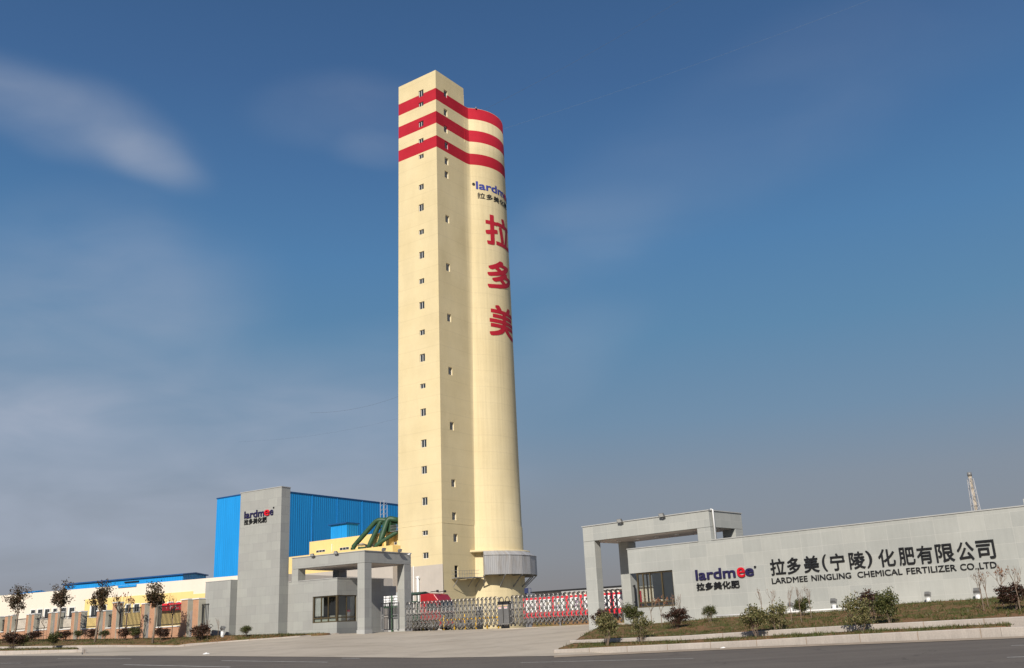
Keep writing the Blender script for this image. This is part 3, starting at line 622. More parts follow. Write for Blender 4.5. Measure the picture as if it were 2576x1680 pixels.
# windows: frame with a mullion, and the pane as a sub-part
def twin_window(P0, h, deep, name='window'):
    a, b, lo, hi = h; k = (b - a); t = .07 * (k / 1.24); tz = .07
    mb = MB(TF)
    def bar(u0, u1, z0, z1, d0=None, d1=None):
        d0 = deep - .10; d1 = deep - .02
        q = [P0(u0, d0, z0), P0(u1, d0, z0), P0(u1, d1, z0), P0(u0, d1, z0), P0(u0, d0, z1), P0(u1, d0, z1), P0(u1, d1, z1), P0(u0, d1, z1)]; mb.hexa(q)
    bar(a, a + t, lo, hi); bar(b - t, b, lo, hi); bar(a + t, b - t, lo, lo + tz); bar(a + t, b - t, hi - tz, hi); m_ = (a + b) / 2; bar(m_ - t * .5, m_ + t * .5, lo + tz, hi - tz)
    f = mb.build(name, 'white_trim', tw)
    mp_ = MB(TF); mp_.face([P0(a + t, deep - .05, lo + tz), P0(b - t, deep - .05, lo + tz), P0(b - t, deep - .05, hi - tz), P0(a + t, deep - .05, hi - tz)]); mp_.build('pane', 'dark_pane', f, recalc=False)
for h in FH: twin_window(Pf, h, .26)
for h in SH: twin_window(Ps, h, .30)
mb = MB(TF); a, b, lo, hi = DOORH; mb.box(-.30, -.24, a + .05, b - .05, lo, hi - .05); mb.build('door', 'dark_void', tw)
# grey painted foot of the front and thin plinth course
mb = MB(TF); mb.box(A0 - .05, .0, -.03, -.003, GZ - .2, ZG); mb.build('painted_foot', 'grey_wall', tw)
mb = MB(TF); mb.box(A0 - .02, .03, -.03, -.001, ZL - .10, ZL); mb.box(.001, .03 + shx(ZL), 0, 8.6, ZL - .10, ZL); mb.build('ledge', 'tower_render', tw)
# round silo
cx0, cy0 = -4.45, 15.5
def cyl_sections(prof, n=96, a0=0, a1=2 * pi, inside=False, fr=TF, mat='tower_render', name='silo', cap=True, uvr=8.0, flat=False):
    mb = MB(TF); mb.smooth = not flat
    for (r0, z0), (r1, z1) in zip(prof, prof[1:]):
        for k in range(n):
            t0, t1 = lerp(a0, a1, k / n), lerp(a0, a1, (k + 1) / n)
            f = lambda r, z, t: (cx0 + r * cos(t), cy0 + r * sin(t), z)
            mb.face([f(r0, z0, t0), f(r0, z0, t1), f(r1, z1, t1), f(r1, z1, t0)], [(t0 * uvr, z0 + r0), (t1 * uvr, z0 + r0), (t1 * uvr, z1 + r1), (t0 * uvr, z1 + r1)])
    return mb
def zcyl(px): return None
mb = cyl_sections([(Rc + .10, GZ - .3), (Rc + .10, ZL - .1), (Rc, ZL + .05)] + [(Rc, z) for z in (30, 50, 70, 90)] + [(Rc, ZC), (Rc - .35, ZC), (Rc - .35, ZC - .8), (0.01, ZC - .8)]); silo = mb.build('silo', 'tower_render', tw, recalc=False)
# smooth concave joint between shaft and silo
mb = MB(TF); mb.smooth = True; zz = [GZ - .3, 14, ZL - .1, ZL + .05] + [lerp(ZL + .1, ZC, k / 12) for k in range(1, 13)]
def joint(z, t):
    p0, p1 = (shx(z) + .004, br(z) - .8), (shx(z) + .004, br(z) + .55); an = radians(-46); p2 = (cx0 + (Rc + .01) * cos(an), cy0 + (Rc + .01) * sin(an))
    if z < ZL: p2 = (cx0 + (Rc + .11) * cos(an), cy0 + (Rc + .11) * sin(an))
    return ((1 - t) ** 2 * p0[0] + 2 * t * (1 - t) * p1[0] + t * t * p2[0], (1 - t) ** 2 * p0[1] + 2 * t * (1 - t) * p1[1] + t * t * p2[1], z)
for z0, z1 in zip(zz, zz[1:]):
    for k in range(10): mb.face([joint(z0, k / 10), joint(z0, (k + 1) / 10), joint(z1, (k + 1) / 10), joint(z1, k / 10)], [(k * .3, z0), (k * .3 + .3, z0), (k * .3 + .3, z1), (k * .3, z1)])
mb.build('joint_fillet', 'tower_render', tw, recalc=False)
# doorway openings at the silo foot
for ang0, ang1, zt in ((-70, -50, 5.0), (-28, -16, 5.4)):
    mb = MB(TF); n = 8
    for k in range(n):
        t0, t1 = radians(lerp(ang0, ang1, k / n)), radians(lerp(ang0, ang1, (k + 1) / n)); r = Rc + .13
        f = lambda t, z: (cx0 + r * cos(t), cy0 + r * sin(t), z); mb.face([f(t0, GZ), f(t1, GZ), f(t1, zt), f(t0, zt)])
    d = mb.build('doorway', 'dark_void', tw, recalc=False)
# ring slab and corrugated skirt with struts
ZR = TF.side('C3', 955, 450, 0).z
cyl_sections([(Rc, ZR - .35), (Rc + 1.25, ZR - .35), (Rc + 1.25, ZR), (Rc, ZR)], name='ring').build('ring_slab', 'tower_render', tw)
g1 = radians(75)
def _edge(t, z): return px_of(TF.w((cx0 + (Rc + 2.35) * cos(t), cy0 + (Rc + 2.35) * sin(t), z)))[0]
_x = P('C3', 1106, 600)[0]; g0 = min((radians(k * .5 - 100) for k in range(200)), key=lambda t: abs(_edge(t, 15) - _x))
_d = TF.w((cx0 + (Rc + 2.35) * cos(g0), cy0 + (Rc + 2.35) * sin(g0), 0)).y
zs1 = ZR - 3.0; 
zsk_top = at(*P('C3', 1104, 502), _d).z; zsk_bot = at(*P('C3', 1112, 712), _d).z; zro = at(*P('C3', 1100, 455), _d + .9).z
NS = 9
cyl_sections([(Rc + 2.35, zsk_bot), (Rc + 2.35, zsk_top)], NS, g0, g1, flat=True).build('skirt', 'grey_sheet', tw)
cyl_sections([(Rc + 2.45, zsk_top), (Rc + 1.26, min(zro, ZR - .02))], NS, g0, g1, flat=True).build('skirt_roof', 'grey_sheet', tw)
mb = cyl_sections([(Rc + .05, zsk_bot + .02), (Rc + 2.33, zsk_bot + .02)], NS, g0, g1, flat=True); mb.build('skirt_floor', 'grey_iron', tw)
mb = MB(TF); f = lambda r, t, z: (cx0 + r * cos(t), cy0 + r * sin(t), z)
for t in (g0, g1):
    mb = MB(TF); mb.face([f(Rc + .1, t, zsk_bot), f(Rc + 2.35, t, zsk_bot), f(Rc + 2.35, t, zsk_top), f(Rc + 1.2, t, zro), f(Rc + .1, t, zro)]); mb.build('skirt_end', 'grey_sheet', tw)
for k in range(7):
    t = lerp(g0, g1, k / 6); mb = MB(TF); mb.bar(f(Rc + 2.25, t, zsk_bot - .05), f(Rc + .1, t, zsk_bot - 2.0), .16); mb.bar(f(Rc + .1, t, zsk_bot - .1), f(Rc + 2.3, t, zsk_bot - .1), .14); mb.build('strut', 'grey_iron', tw)
# access landing from the shaft door to the skirt
dl = dr0.z - .05; s0 = dr0.y - 1.0
pz = at(*P('C3', 1000, 716), 158.5).z
b1 = TF.side('C3', 870, 745, .6).y; b2 = TF.side('C3', 945, 712, .6).y; b3 = cy0 + (Rc + 1.6) * sin(g0) + .6
mb = MB(TF); mb.box(.02, 1.3, s0, b1, dl - .12, dl); n = 5
for k in range(n):
    mb.box(.1, 1.2, lerp(b1, b2, k / n), lerp(b1, b2, (k + 1) / n), lerp(dl, pz, (k + .5) / n) - .05, lerp(dl, pz, (k + .5) / n))
mb.bar((.12, b1, dl - .1), (.12, b2, pz - .1), .08, .2); mb.bar((1.2, b1, dl - .1), (1.2, b2, pz - .1), .08, .2)
mb.box(.02, 1.6, b2, b3, pz - .12, pz)
for b_ in (s0 + .4, b2 + .5, b2 + 2.5): mb.bar((1.25, b_, (dl if b_ < b1 else pz) - .12), (.03, b_, (dl if b_ < b1 else pz) - 1.5), .08)
land = mb.build('landing', 'grey_iron', tw)
mb = MB(TF)
rail = [(1.25, s0, dl), (1.25, b1, dl), (1.25, b2, pz), (1.5, b3 - 1.2, pz)]
for dz in (.55, 1.1): mb.tube([(x, y, z + dz) for x, y, z in rail], .022, 5); mb.tube([(.05, s0, dl + dz), (1.25, s0, dl + dz)], .03, 5)
for (x, y, z), (x2, y2, z2) in zip(rail, rail[1:]):
    for k in range(3): t = k / 3; mb.tube([(lerp(x, x2, t), lerp(y, y2, t), lerp(z, z2, t)), (lerp(x, x2, t), lerp(y, y2, t), lerp(z, z2, t) + 1.1)], .025, 5)
mb.build('railing', 'grey_iron', land)
# painted lettering wrapped round the silo (centred on its +a side)
def wrap(items, name, mat, r=Rc + .03, ang=0.0):
    bm = bmesh.new()
    for k, (v, f) in enumerate([w for it in items for w in it]):
        vs = [bm.verts.new((x, .004 * k, z)) for x, z in v]
        for q in f:
            try: bm.faces.new([vs[i] for i in q])
            except ValueError: pass
    x = -9.0
    while x < 9.0:
        bmesh.ops.bisect_plane(bm, geom=bm.verts[:] + bm.edges[:] + bm.faces[:], plane_co=(x, 0, 0), plane_no=(1, 0, 0)); x += .6
    inv = root_inv(tw)
    for vt in bm.verts:
        t = ang + vt.co.x / Rc; z = vt.co.z; r_ = r + vt.co.y; vt.co = inv @ TF.w((cx0 + r_ * cos(t), cy0 + r_ * sin(t), z))
    me = bpy.data.meshes.new(name); bm.to_mesh(me); bm.free(); me.materials.append(M[mat]); o = bpy.data.objects.new(name, me); COL.objects.link(o); o.parent = tw; return o
def zat(c_, x, y, th):    # height on the silo of a photo point at silo angle th
    q = TF.w((cx0 + Rc * cos(radians(th)), cy0 + Rc * sin(radians(th)), 0)); return at(*P(c_, x, y), q.y).z
SPAN = 0.0
z_w1, z_w0 = zat('D8', 125, 90, -38), zat('D8', 130, 158, -38)
v_ = glyphs('lardm', .02); wrap([fit(v_, -5.4, 1.9, z_w0, z_w1)], 'wordmark', 'logo_blue')
v_ = glyphs('e', .024); hx = (z_w1 - z_w0) * .74; wrap([fit(v_, 2.05, 3.6, z_w0, z_w0 + hx)], 'red_letter', 'letter_red'); wrap([fit(v_, 3.75, 5.3, z_w0, z_w0 + hx)], 'wordmark', 'logo_blue')
z_c1, z_c0 = zat('D8', 135, 185, -38), zat('D8', 135, 236, -38)
v_ = glyphs('拉多美化肥', .012, 1.08); wrap([fit(v_, -5.2, 3.6, z_c0, z_c1)], 'lettering', 'paint_black')
for ch, y1, y0 in (('拉', 376, 632), ('多', 765, 1012), ('美', 1160, 1425)):
    a1, a0 = zat('D8', 230, y1, -22), zat('D8', 230, y0, -22); v_ = glyphs(ch, .024); wrap([fit(v_, -3.8, 3.8, a0 - .1, a1 + .1)], 'character', 'paint_red')
# small round vent beside the wordmark
mb = MB(TF); zv = zat('D8', 109, 114, -42); t = radians(-42); c0 = Vector((cx0 + Rc * cos(t), cy0 + Rc * sin(t), zv)); dn = Vector((cos(t), sin(t), 0)); mb.tube([c0 - dn * .2, c0 + dn * .12], .28, 12); mb.build('vent', 'paint_black', tw)
for k in range(2): mb = MB(TF); mb.cyl((cx0 + 5.8 + k * .9, cy0 - 4.2 - k * .4, 0), .16, ZC - .1, ZC + .22, 8); mb.build('roof_vent', 'grey_iron', tw)

# ================================================================== YELLOW PLANT BUILDING AGAINST THE TOWER FOOT
yb = thing('process_building', 'low yellow rendered plant building with a grey painted base at the tower foot', 'building', TF.w((-15, 0, 0)), TF.yaw); yb.location.z = 0
a_r = TF.front('D4', 1920, 760, 0).x; bq = TF.side('D4', 1768, 760, a_r).y
zt1 = TF.front('D4', 1768, 706, bq).z; al = TF.front('C2', 826, 740, bq).x - 1.0
zg1 = TF.front('D4', 600, 1215, bq).z
mb = MB(TF); mb.box(al, a_r, bq, -.06, zg1, zt1, 'd'); mb.build('lower_wall', 'yellow_wall', yb)
mb = MB(TF); mb.box(al, a_r + .02, bq - .02, -.06, GZ - .5, zg1, 'td'); mb.build('base_wall', 'grey_wall', yb)
bu = 4.0; pu = TF.front('D4', 145, 645, bu); zu = pu.z; zu_b = zt1 - 1.0
mb = MB(TF); mb.box(pu.x, A0 - .2, bu, bu + 14, GZ, zu, 'd'); mb.build('upper_wall', 'yellow_wall', yb)
mb = MB(TF); mb.box(al, A0 - .1, -.05, bu, zu_b - .3, zu_b); mb.build('roof', 'grey_wall', yb)
for x0, y0, x1, y1 in ((278, 795, 452, 848), (738, 742, 920, 802), (1235, 690, 1420, 745), (1712, 645, 1858, 705)):
    p = TF.front('D4', x0, (y0 + y1) / 2 + 3, bu); q = TF.front('D4', x1, (y0 + y1) / 2, bu); hh = abs(TF.front('D4', x0, y0, bu).z - TF.front('D4', x0, y1 - 8, bu).z) / 2; zc = (p.z + q.z) / 2
    mb = MB(TF); mb.box(p.x, q.x, bu - .06, bu - .01, zc - hh, zc + hh); wn = mb.build('window', 'white_trim', yb)
    for k in range(3): mp_ = MB(TF); w3 = (q.x - p.x) / 3; mp_.box(p.x + w3 * k + .05, p.x + w3 * (k + 1) - .05, bu - .075, bu - .055, zc - hh + .04, zc + hh - .04); mp_.build('pane', 'dark_pane', wn)
for x, y0, y1 in ((590, 685, 820), (1570, 600, 720)):
    p = TF.front('D4', x, y0, bu); q = TF.front('D4', x, y1, bu); mb = MB(TF); mb.cyl((p.x, bu - .1), .06, q.z - 1, p.z, 8); mb.build('downpipe', 'white_plastic', yb)
for x, y0 in ((1430, 500), (1480, 500), (1680, 470)):
    p = TF.front('D4', x, y0, bu - 1.2); mb = MB(TF); mb.box(p.x - .35, p.x + .35, bu - 1.4, bu - .01, zu_b, p.z); mb.build('pilaster', 'yellow_wall', yb)
p = TF.front('D3', 0, 0, bq)
mb = MB(TF); p0 = TF.front('C3', 403, 745, 0); p1 = TF.front('C3', 403, 880, 0); mb.cyl((p0.x, -.25), .22, GZ, p0.z, 10); mb.tube([(p0.x - .35, -.25, p0.z), (p0.x + .35, -.25, p0.z)], .22, 8); mb.cyl((TF.front('C3', 350, 700, 0).x, -.1), .07, GZ, TF.front('C3', 350, 620, 0).z, 8); mb.build('downpipe', 'white_plastic', tw)

# small louvred cap on the low roof
p = TF.front('D4', 1170, 770, 1.0); zt_ = TF.front('D4', 1170, 660, 1.0).z; zm = TF.front('D4', 1170, 705, 1.0).z
rv = thing('roof_ventilator', 'dark green roof ventilator with a pointed cap on the low yellow roof', 'ventilator', TF.w((p.x, 1.0, zu_b)), TF.yaw)
mb = MB(TF); mb.cyl((p.x, 1.0), .75, zu_b, p.z + (zm - p.z) * .35, 12); mb.build('drum', 'dark_green', rv)
mb = MB(TF)
for k in range(6): t = k * pi / 3; mb.cyl((p.x + .7 * cos(t), 1 + .7 * sin(t)), .04, p.z, zm, 5)
mb.build('post', 'dark_green', rv); mb = MB(TF); mb.tube([(p.x, 1, zm), (p.x, 1, zt_)], 1.0, 12, True, .05); mb.build('cap', 'rust_pipe', rv)

# green ducts over the roof
du = thing('green_duct', 'bundle of large dark green ducts rising on a steel gantry beside the tower', 'ducts', TF.w((-12, 2, 0)), TF.yaw); du.location.z = zu_b
def duct(pts, r, bend=True):
    q = []
    for c_, x, y, b in pts: q.append(TF.front(c_, x, y, b))
    r_ = [q[0]]
    for i in range(1, len(q) - 1):
        a, b, c = q[i - 1], q[i], q[i + 1]; d0 = (a - b).normalized() * min(.9, (a - b).length * .3); d1 = (c - b).normalized() * min(.9, (c - b).length * .3)
        for k in range(6): t = k / 5; r_.append((b + d0) * (1 - t) ** 2 + b * 2 * t * (1 - t) + (b + d1) * t * t)
    r_.append(q[-1]); mb = MB(TF); mb.tube(r_, r, 14); mb.build('duct', 'pipe_green', du)
duct([('D4', 990, 800, 1.0), ('D4', 1000, 740, 1.0), ('D4', 1470, 205, 2.2), ('D4', 1900, 260, 4.0)], .43)
duct([('D4', 1300, 770, 1.4), ('D4', 1318, 700, 1.4), ('D4', 1555, 200, 2.6), ('D4', 1900, 250, 4.2)], .43)
duct([('D4', 1500, 720, .5), ('D4', 1540, 600, .5), ('D4', 1680, 180, 1.6), ('D4', 1920, 235, 2.6)], .5)
duct([('D4', 1430, 760, -.6), ('D4', 1460, 695, -.6), ('D4', 1790, 490, .6), ('D4', 1930, 420, 1.2)], .34)
mb = MB(TF); g = lambda x, y, b=3.0: TF.front('D4', x, y, b)
for b in (2.2, 3.8):
    for y0 in (300, 440): mb.bar(g(1400, y0 + 20, b), g(1880, y0 - 10, b), .14)
    xs_ = [1420, 1510, 1600, 1690, 1780, 1870]
    for i in range(5): mb.bar(g(xs_[i], 310 if i % 2 else 450, b), g(xs_[i + 1], 440 if i % 2 else 305, b), .10)
mb.build('gantry', 'dark_green', du)
mb = MB(TF); p = g(1690, 450, 2.0); q = g(1760, 390, 2.0); mb.box(g(1630, 450, 2.4).x, q.x, 1.6, 3.0, p.z, g(1690, 250, 2.0).z); mb.build('duct_box', 'pipe_green', du)
mb = MB(TF); p = g(1765, 440, 1.0); q = g(1860, 320, 1.0); mb.box(p.x, A0 - .1, .4, 2.4, p.z - .1, p.z)
for k in range(8): x = lerp(p.x, A0 - .15, k / 7); mb.cyl((x, .42), .025, p.z, q.z, 5)
for dz in (.5, 1.0): mb.tube([(p.x, .42, lerp(p.z, q.z, dz)), (A0 - .15, .42, lerp(p.z, q.z, dz))], .03, 5)
mb.build('platform', 'grey_iron', du)
# lattice ladder mast against the blue shed
lm = thing('ladder_mast', 'slim grey lattice ladder mast rising behind the green ducts', 'mast', TF.w(g(1545, 300, 5)), TF.yaw)
mb = MB(TF); a = g(1530, 480, 3.2); b = TF.front('C2', 1542, 245, 3.2); w_ = .9
for dx in (0, w_): mb.tube([(a.x + dx, 3.2, a.z), (a.x + dx, 3.2, b.z)], .05, 5); mb.tube([(a.x + dx, 4.0, a.z), (a.x + dx, 4.0, b.z - .8)], .05, 5)
k = 0; z = a.z
while z < b.z - 1: mb.tube([(a.x, 3.2, z), (a.x + w_, 3.2, z + .4)], .035, 5); mb.tube([(a.x + w_, 3.2, z), (a.x + w_, 4.0, z + .5)], .03, 5); z += .8
mb.build('lattice', 'mast_white', lm)

# ================================================================== BIG BLUE SHED BEHIND
BF = Frame(at(679.5, 1233, 195), -33.5); zbt = at(679.5, 1233, 195).z
bs = thing('blue_factory_shed', 'tall windowless shed clad in bright blue ribbed sheet behind the stone pylon', 'shed', BF.w((0, 0, 0)), BF.yaw); bs.location.z = 0
pl = BF.front('C2', 268, 228, 0); pr = BF.side('C2', 1675, 290, 0)
BL, BD = pl.x, pr.y * 1.35
mb = MB(BF); mb.box(BL, 0, 0, BD, 1.0, zbt, 'td'); mb.build('wall', 'blue_sheet', bs)
mb = MB(BF); mb.box(BL - .12, .12, -.12, BD, zbt, zbt + .22); mb.build('roof_edge', 'blue_roof', bs)
for x in (1010, 1205, 1400): 
    p = BF.side('C2', x, 240, 0); mb = MB(BF); mb.cyl((.05, p.y), .05, 1, zbt, 6); mb.build('downpipe', 'blue_sheet', bs)
# small blue penthouse
p0 = TF.front('D4', 558, 590, 7); p1 = TF.front('D4', 878, 560, 7); zt_ = (TF.front('D4', 558, 318, 7).z + TF.front('D4', 878, 290, 7).z) / 2; bb = TF.side('D4', 1092, 290, p1.x).y
ph = thing('blue_rooftop_cabin', 'small bright blue sheet cabin on the roof of the yellow building', 'cabin', TF.w((p1.x, 7, zu)), TF.yaw)
mb = MB(TF); mb.box(p0.x, p1.x, 7, bb, zu - .5, zt_); mb.build('wall', 'blue_sheet', ph); mb = MB(TF); mb.box(p0.x - .5, p1.x + .15, 6.6, bb + .3, zt_, zt_ + .22); mb.build('roof', 'blue_roof', ph)

# ================================================================== LEFT GATEHOUSE
ZB = .9
def window_grid(fr, par, u0, u1, z0, z1, d, axis, mull, trans, name='window', th=.06, frame='bronze_frame', pane='glass', sgn=1):
    """frame in the plane at depth d (axis 'f': plane b=d; 's': plane a=d)"""
    mb = MB(fr)
    def bx(a, b, lo, hi, t=th):
        if axis == 'f': mb.box(a, b, d - t / 2, d + t / 2, lo, hi)
        else: mb.box(d - t / 2, d + t / 2, a, b, lo, hi)
    w = .07; bx(u0, u0 + w, z0, z1); bx(u1 - w, u1, z0, z1); bx(u0 + w, u1 - w, z0, z0 + w); bx(u0 + w, u1 - w, z1 - w, z1)
    for m_ in mull: x = lerp(u0, u1, m_); bx(x - w * .45, x + w * .45, z0 + w, z1 - w)
    for t_ in trans: z = lerp(z0, z1, t_); bx(u0 + w, u1 - w, z - w * .5, z + w * .5, th * .9)
    f = mb.build(name, frame, par)
    mp_ = MB(fr)
    q = [(u0 + w, z0 + w), (u1 - w, z0 + w), (u1 - w, z1 - w), (u0 + w, z1 - w)]
    mp_.face([(x, d + .004, z) if axis == 'f' else (d - .004, x, z) for x, z in q]); mp_.build('pane', pane, f, recalc=False)
    return f
lg = thing('gatehouse', 'grey stone gatehouse with corner window and pillared flat canopy, left of the sliding gate', 'gatehouse', LF.w((-3, 0, 0)), LF.yaw); lg.location.z = 1.3
S = 'stone_left'
zr1 = LF.front('C2', 1418, 638).z; zr0 = LF.front('C2', 1362, 733).z
xl = LF.front('C2', 853, 692).x; xl2 = LF.front('C2', 900, 773).x
xp0 = LF.front('C2', 1362, 1000).x; BDp = LF.side('C2', 1780, 658, 0).y
ys1 = LF.side('C2', 1474, 1000, 0).y; yb1 = LF.side('C2', 1730, 1000, 0).y
xb1 = LF.front('C2', 1203, 1100).x; zbt_ = LF.front('C2', 1200, 852).z; xb0 = LF.front('C2', 815, 1283).x
zw0 = LF.front('C2', 1100, 1198).z; zw1 = LF.front('C2', 1100, 990).z; xw0 = LF.front('C2', 1012, 1100).x
yw1 = LF.side('C2', 1358, 1100, xb1).y; ybk = LF.side('C2', 1568, 865, xb1).y
yw1 = min(yw1, ybk - 1.5)
mb = MB(LF); mb.box(xl, 0, 0, BDp, zr0, zr1); mb.build('roof', [S], lg, .01)
mb = MB(LF); mb.box(xl + .2, -.2, .2, BDp - .2, zr0 - .012, zr0 - .003); mb.build('soffit', 'soffit', lg)
mb = MB(LF); mb.box(xl - .04, .04, -.04, BDp + .04, zr1 + .001, zr1 + .05); mb.build('coping', 'coping', lg)
pw = ys1
def pillar(fr, par, x0, x1, y0, y1, z0, z1, m_=S): mb = MB(fr); mb.box(x0, x1, y0, y1, z0, z1); p_ = mb.build('pillar', m_, par, .012); return p_
pillar(LF, lg, xp0, 0, 0, pw, ZB, zr0 - .013)
mb = MB(LF); mb.box(xp0 - .03, .03, -.03, pw + .03, 1.2, LF.front('C2', 1390, 1255).z); mb.build('plinth', 'coping', lg)
pillar(LF, lg, xp0, 0, yb1, BDp, ZB, zr0 - .013)
mb = MB(LF); mb.box(xp0 - .03, .03, yb1 - .03, BDp + .03, 1.2, LF.side('C2', 1735, 1245, 0).z); mb.build('plinth', 'coping', lg)
pillar(LF, lg, xl, xl2, 0, pw, zbt_, zr0 - .013)
xd = LF.front('C2', 1170, 800, BDp - .9).x; xd1 = LF.front('C2', 1215, 800, BDp - .9).x
pillar(LF, lg, xd, xd1, BDp - .9, BDp, zbt_, zr0 - .013)
zt0 = zw0; 
mb = MB(LF); mb.box(xb0, xb1, 0, ybk, ZB, zw0); mb.build('lower_wall', S, lg)
mb = MB(LF); mb.box(xb0, xw0, 0, ybk, zw0, zw1); mb.box(xw0, xb1, yw1, ybk, zw0, zw1); mb.build('wall', S, lg)
mb = MB(LF); mb.box(xb0, xb1, 0, ybk, zw1, zbt_); mb.build('parapet_wall', S, lg)
mb = MB(LF); mb.box(xl2 + .003, xb1 + .03, -.03, ybk + .03, zbt_ + .001, zbt_ + .05); mb.box(xb0, xl - .003, -.03, ybk, zbt_ + .001, zbt_ + .05); mb.build('coping', 'coping', lg)
xw = xb1 - .05
window_grid(LF, lg, xw0, xb1 - .03, zw0, zw1, .10, 'f', [.33, .62], [.17])
window_grid(LF, lg, .14, yw1, zw0, zw1, xb1 - .08, 's', [.48], [.17])
mb = MB(LF); mb.box(xb1 - .14, xb1 - .02, .03, .13, zw0, zw1); mb.build('corner_post', 'bronze_frame', lg)
mb = MB(LF); mb.box(xw0 + .5, xb1 - .6, yw1 * .55, yw1 * .55 + .7, zw0 + .02, zw0 + .45); mb.build('desk', 'interior', lg)
mb = MB(LF); mb.box(xw0 + .12, xw0 + .85, .145, .16, zw0 + .42, zw1 - .02); mb.build('blind', 'blind', lg)
mb = MB(LF); mb.box(xb1 - .16, xb1 - .145, yw1 - .95, yw1 - .1, zw0 + .42, zw1 - .02); mb.build('blind', 'blind', lg)
mb = MB(LF); mb.box(xw0 + .1, xb1 - .16, .145, .155, zw0 + .03, zw0 + (zw1 - zw0) * .15); mb.build('sill_panel', 'sill_panel', lg)
# rear canopy block behind the booth
z2 = LF.side('D7', 600, 215, xb1).z; z3 = LF.side('D7', 600, 435, xb1).z; y2 = LF.side('D7', 885, 235, xb1).y
mb = MB(LF); mb.box(xb1 - 3.5, xb1 - .02, ybk + .002, y2, z3, z2); mb.build('rear_canopy', S, lg)
# flood lamps on the canopy edges
def floodlight(fr, p, yaw, label, group, pitch=35, s=1.0):
    t = thing('floodlight', label, 'floodlight', fr.w(p), fr.yaw + radians(yaw), group); L = Frame(fr.w(p), 0); z = p[2]
    L = Frame((fr.w(p).x, fr.w(p).y), math.degrees(fr.yaw) + yaw)
    c, n = cos(radians(pitch)), sin(radians(pitch)); w = .24 * s
    def q(x, u, v): return (x, -.10 * s + u * n * -1 + v * -c * 1.0, z + .26 * s - u * c + v * -n * -1 * -1)
    mb = MB(L); mb.box(-.04, .04, -.03, .03, z, z + .16 * s); mb.bar((-w - .03, -.06, z + .16 * s), (w + .03, -.06, z + .16 * s), .04); mb.bar((-w - .03, -.06, z + .14 * s), (-w - .03, -.12 * s, z + .30 * s), .035); mb.bar((w + .03, -.06, z + .14 * s), (w + .03, -.12 * s, z + .30 * s), .035); mb.build('bracket', 'lamp_grey', t)
    # housing: a tilted box whose lens looks down and outwards
    Rm = Matrix.Rotation(radians(pitch), 3, 'X'); o = Vector((0, -.14 * s, z + .30 * s))
    def r(x, y, zz): return o + Rm @ Vector((x, y, zz))
    mb = MB(L); h = .17 * s; b = [r(-w, -.10 * s, -h), r(w, -.10 * s, -h), r(w * .8, .13 * s, -h * .7), r(-w * .8, .13 * s, -h * .7), r(-w, -.10 * s, h), r(w, -.10 * s, h), r(w * .8, .13 * s, h * .7), r(-w * .8, .13 * s, h * .7)]; mb.hexa(b); mb.build('housing', 'lamp_grey', t, .01)
    mb = MB(L); mb.face([r(-w * .88, -.104 * s, -h * .85), r(w * .88, -.104 * s, -h * .85), r(w * .88, -.104 * s, h * .85), r(-w * .88, -.104 * s, h * .85)]); mb.build('lens', 'lamp_lens', t, recalc=False)
    return t
g_ = 'floodlights on the gatehouse canopies'
for (x, y), lab in (((1024, 690), 'floodlight on the front canopy edge beside the stone pylon'), ((1207, 672), 'floodlight on the front canopy edge above the corner window of the booth')):
    p = LF.front('C2', x, y); floodlight(LF, (p.x, -.10, zr1 - .08), 0, lab, g_, 25, .55)
for (x, y), lab in (((1552, 645), 'floodlight on the side canopy edge, nearer the front corner of the left gatehouse'), ((1678, 652), 'floodlight on the side canopy edge, nearer the sliding gate and tower')):
    p = LF.side('C2', x, y, 0); floodlight(LF, (.10, p.y, zr1 - .02), 90, lab, g_, 25, .62)
p = LF.side('C2', 1765, 662, 0)
sc = thing('security_camera', 'small white bullet camera at the far corner of the left canopy', 'camera', LF.w((.05, p.y - .2, zr1 - .1)), LF.yaw)
mb = MB(LF); mb.bar((.0, p.y - .2, zr1 - .05), (.14, p.y - .2, zr1 - .05), .04); mb.build('arm', 'white_plastic', sc); mb = MB(LF); mb.tube([(.15, p.y - .05, zr1 - .02), (.3, p.y - .4, zr1 - .08)], .055, 8); mb.build('body', 'white_plastic', sc)

# ================================================================== GREY PYLON AND LOW STONE BLOCK
ax_ = LF.front('C2', 815, 1283).x - .003; bt = LF.side('C2', 742, 1285, ax_).y; a_t0 = LF.front('C2', 410, 1290, bt).x; ztp = LF.front('C2', 768, 138, bt).z
py = thing('stone_pylon', 'tall grey stone clad pylon carrying the wordmark and logo lettering', 'pylon', LF.w(((ax_ + a_t0) / 2, bt, 0)), LF.yaw); py.location.z = 1.5
mb = MB(LF); mb.box(a_t0, ax_, bt, -.002, ZB, ztp); mb.build('cladding', S, py, .012)
mb = MB(LF); mb.box(a_t0 - .03, ax_ + .03, bt - .03, .02, ztp + .001, ztp + .05); mb.build('coping', 'coping', py)
def fz(c_, x, y, b=bt): return LF.front(c_, x, y, b)
l0, l1 = fz('C2', 482, 388), fz('C2', 637, 372); zt_ = fz('C2', 484, 332).z; e1 = fz('C2', 679, 362)
v_ = glyphs('lardm', .018); letters(LF, [fit(v_, l0.x, l1.x, l0.z, zt_)], bt, .05, 'wordmark', 'letter_navy', py)
v_ = glyphs('e', .01); xh = l0.z + (zt_ - l0.z) * .74
letters(LF, [fit(v_, l1.x + .03, e1.x, l0.z, xh + .04)], bt, .08, 'red_letter', 'letter_red', py)
e2 = fz('C2', 708, 358); letters(LF, [fit(v_, e1.x + .03, e2.x, l0.z, xh)], bt, .05, 'wordmark', 'letter_navy', py)
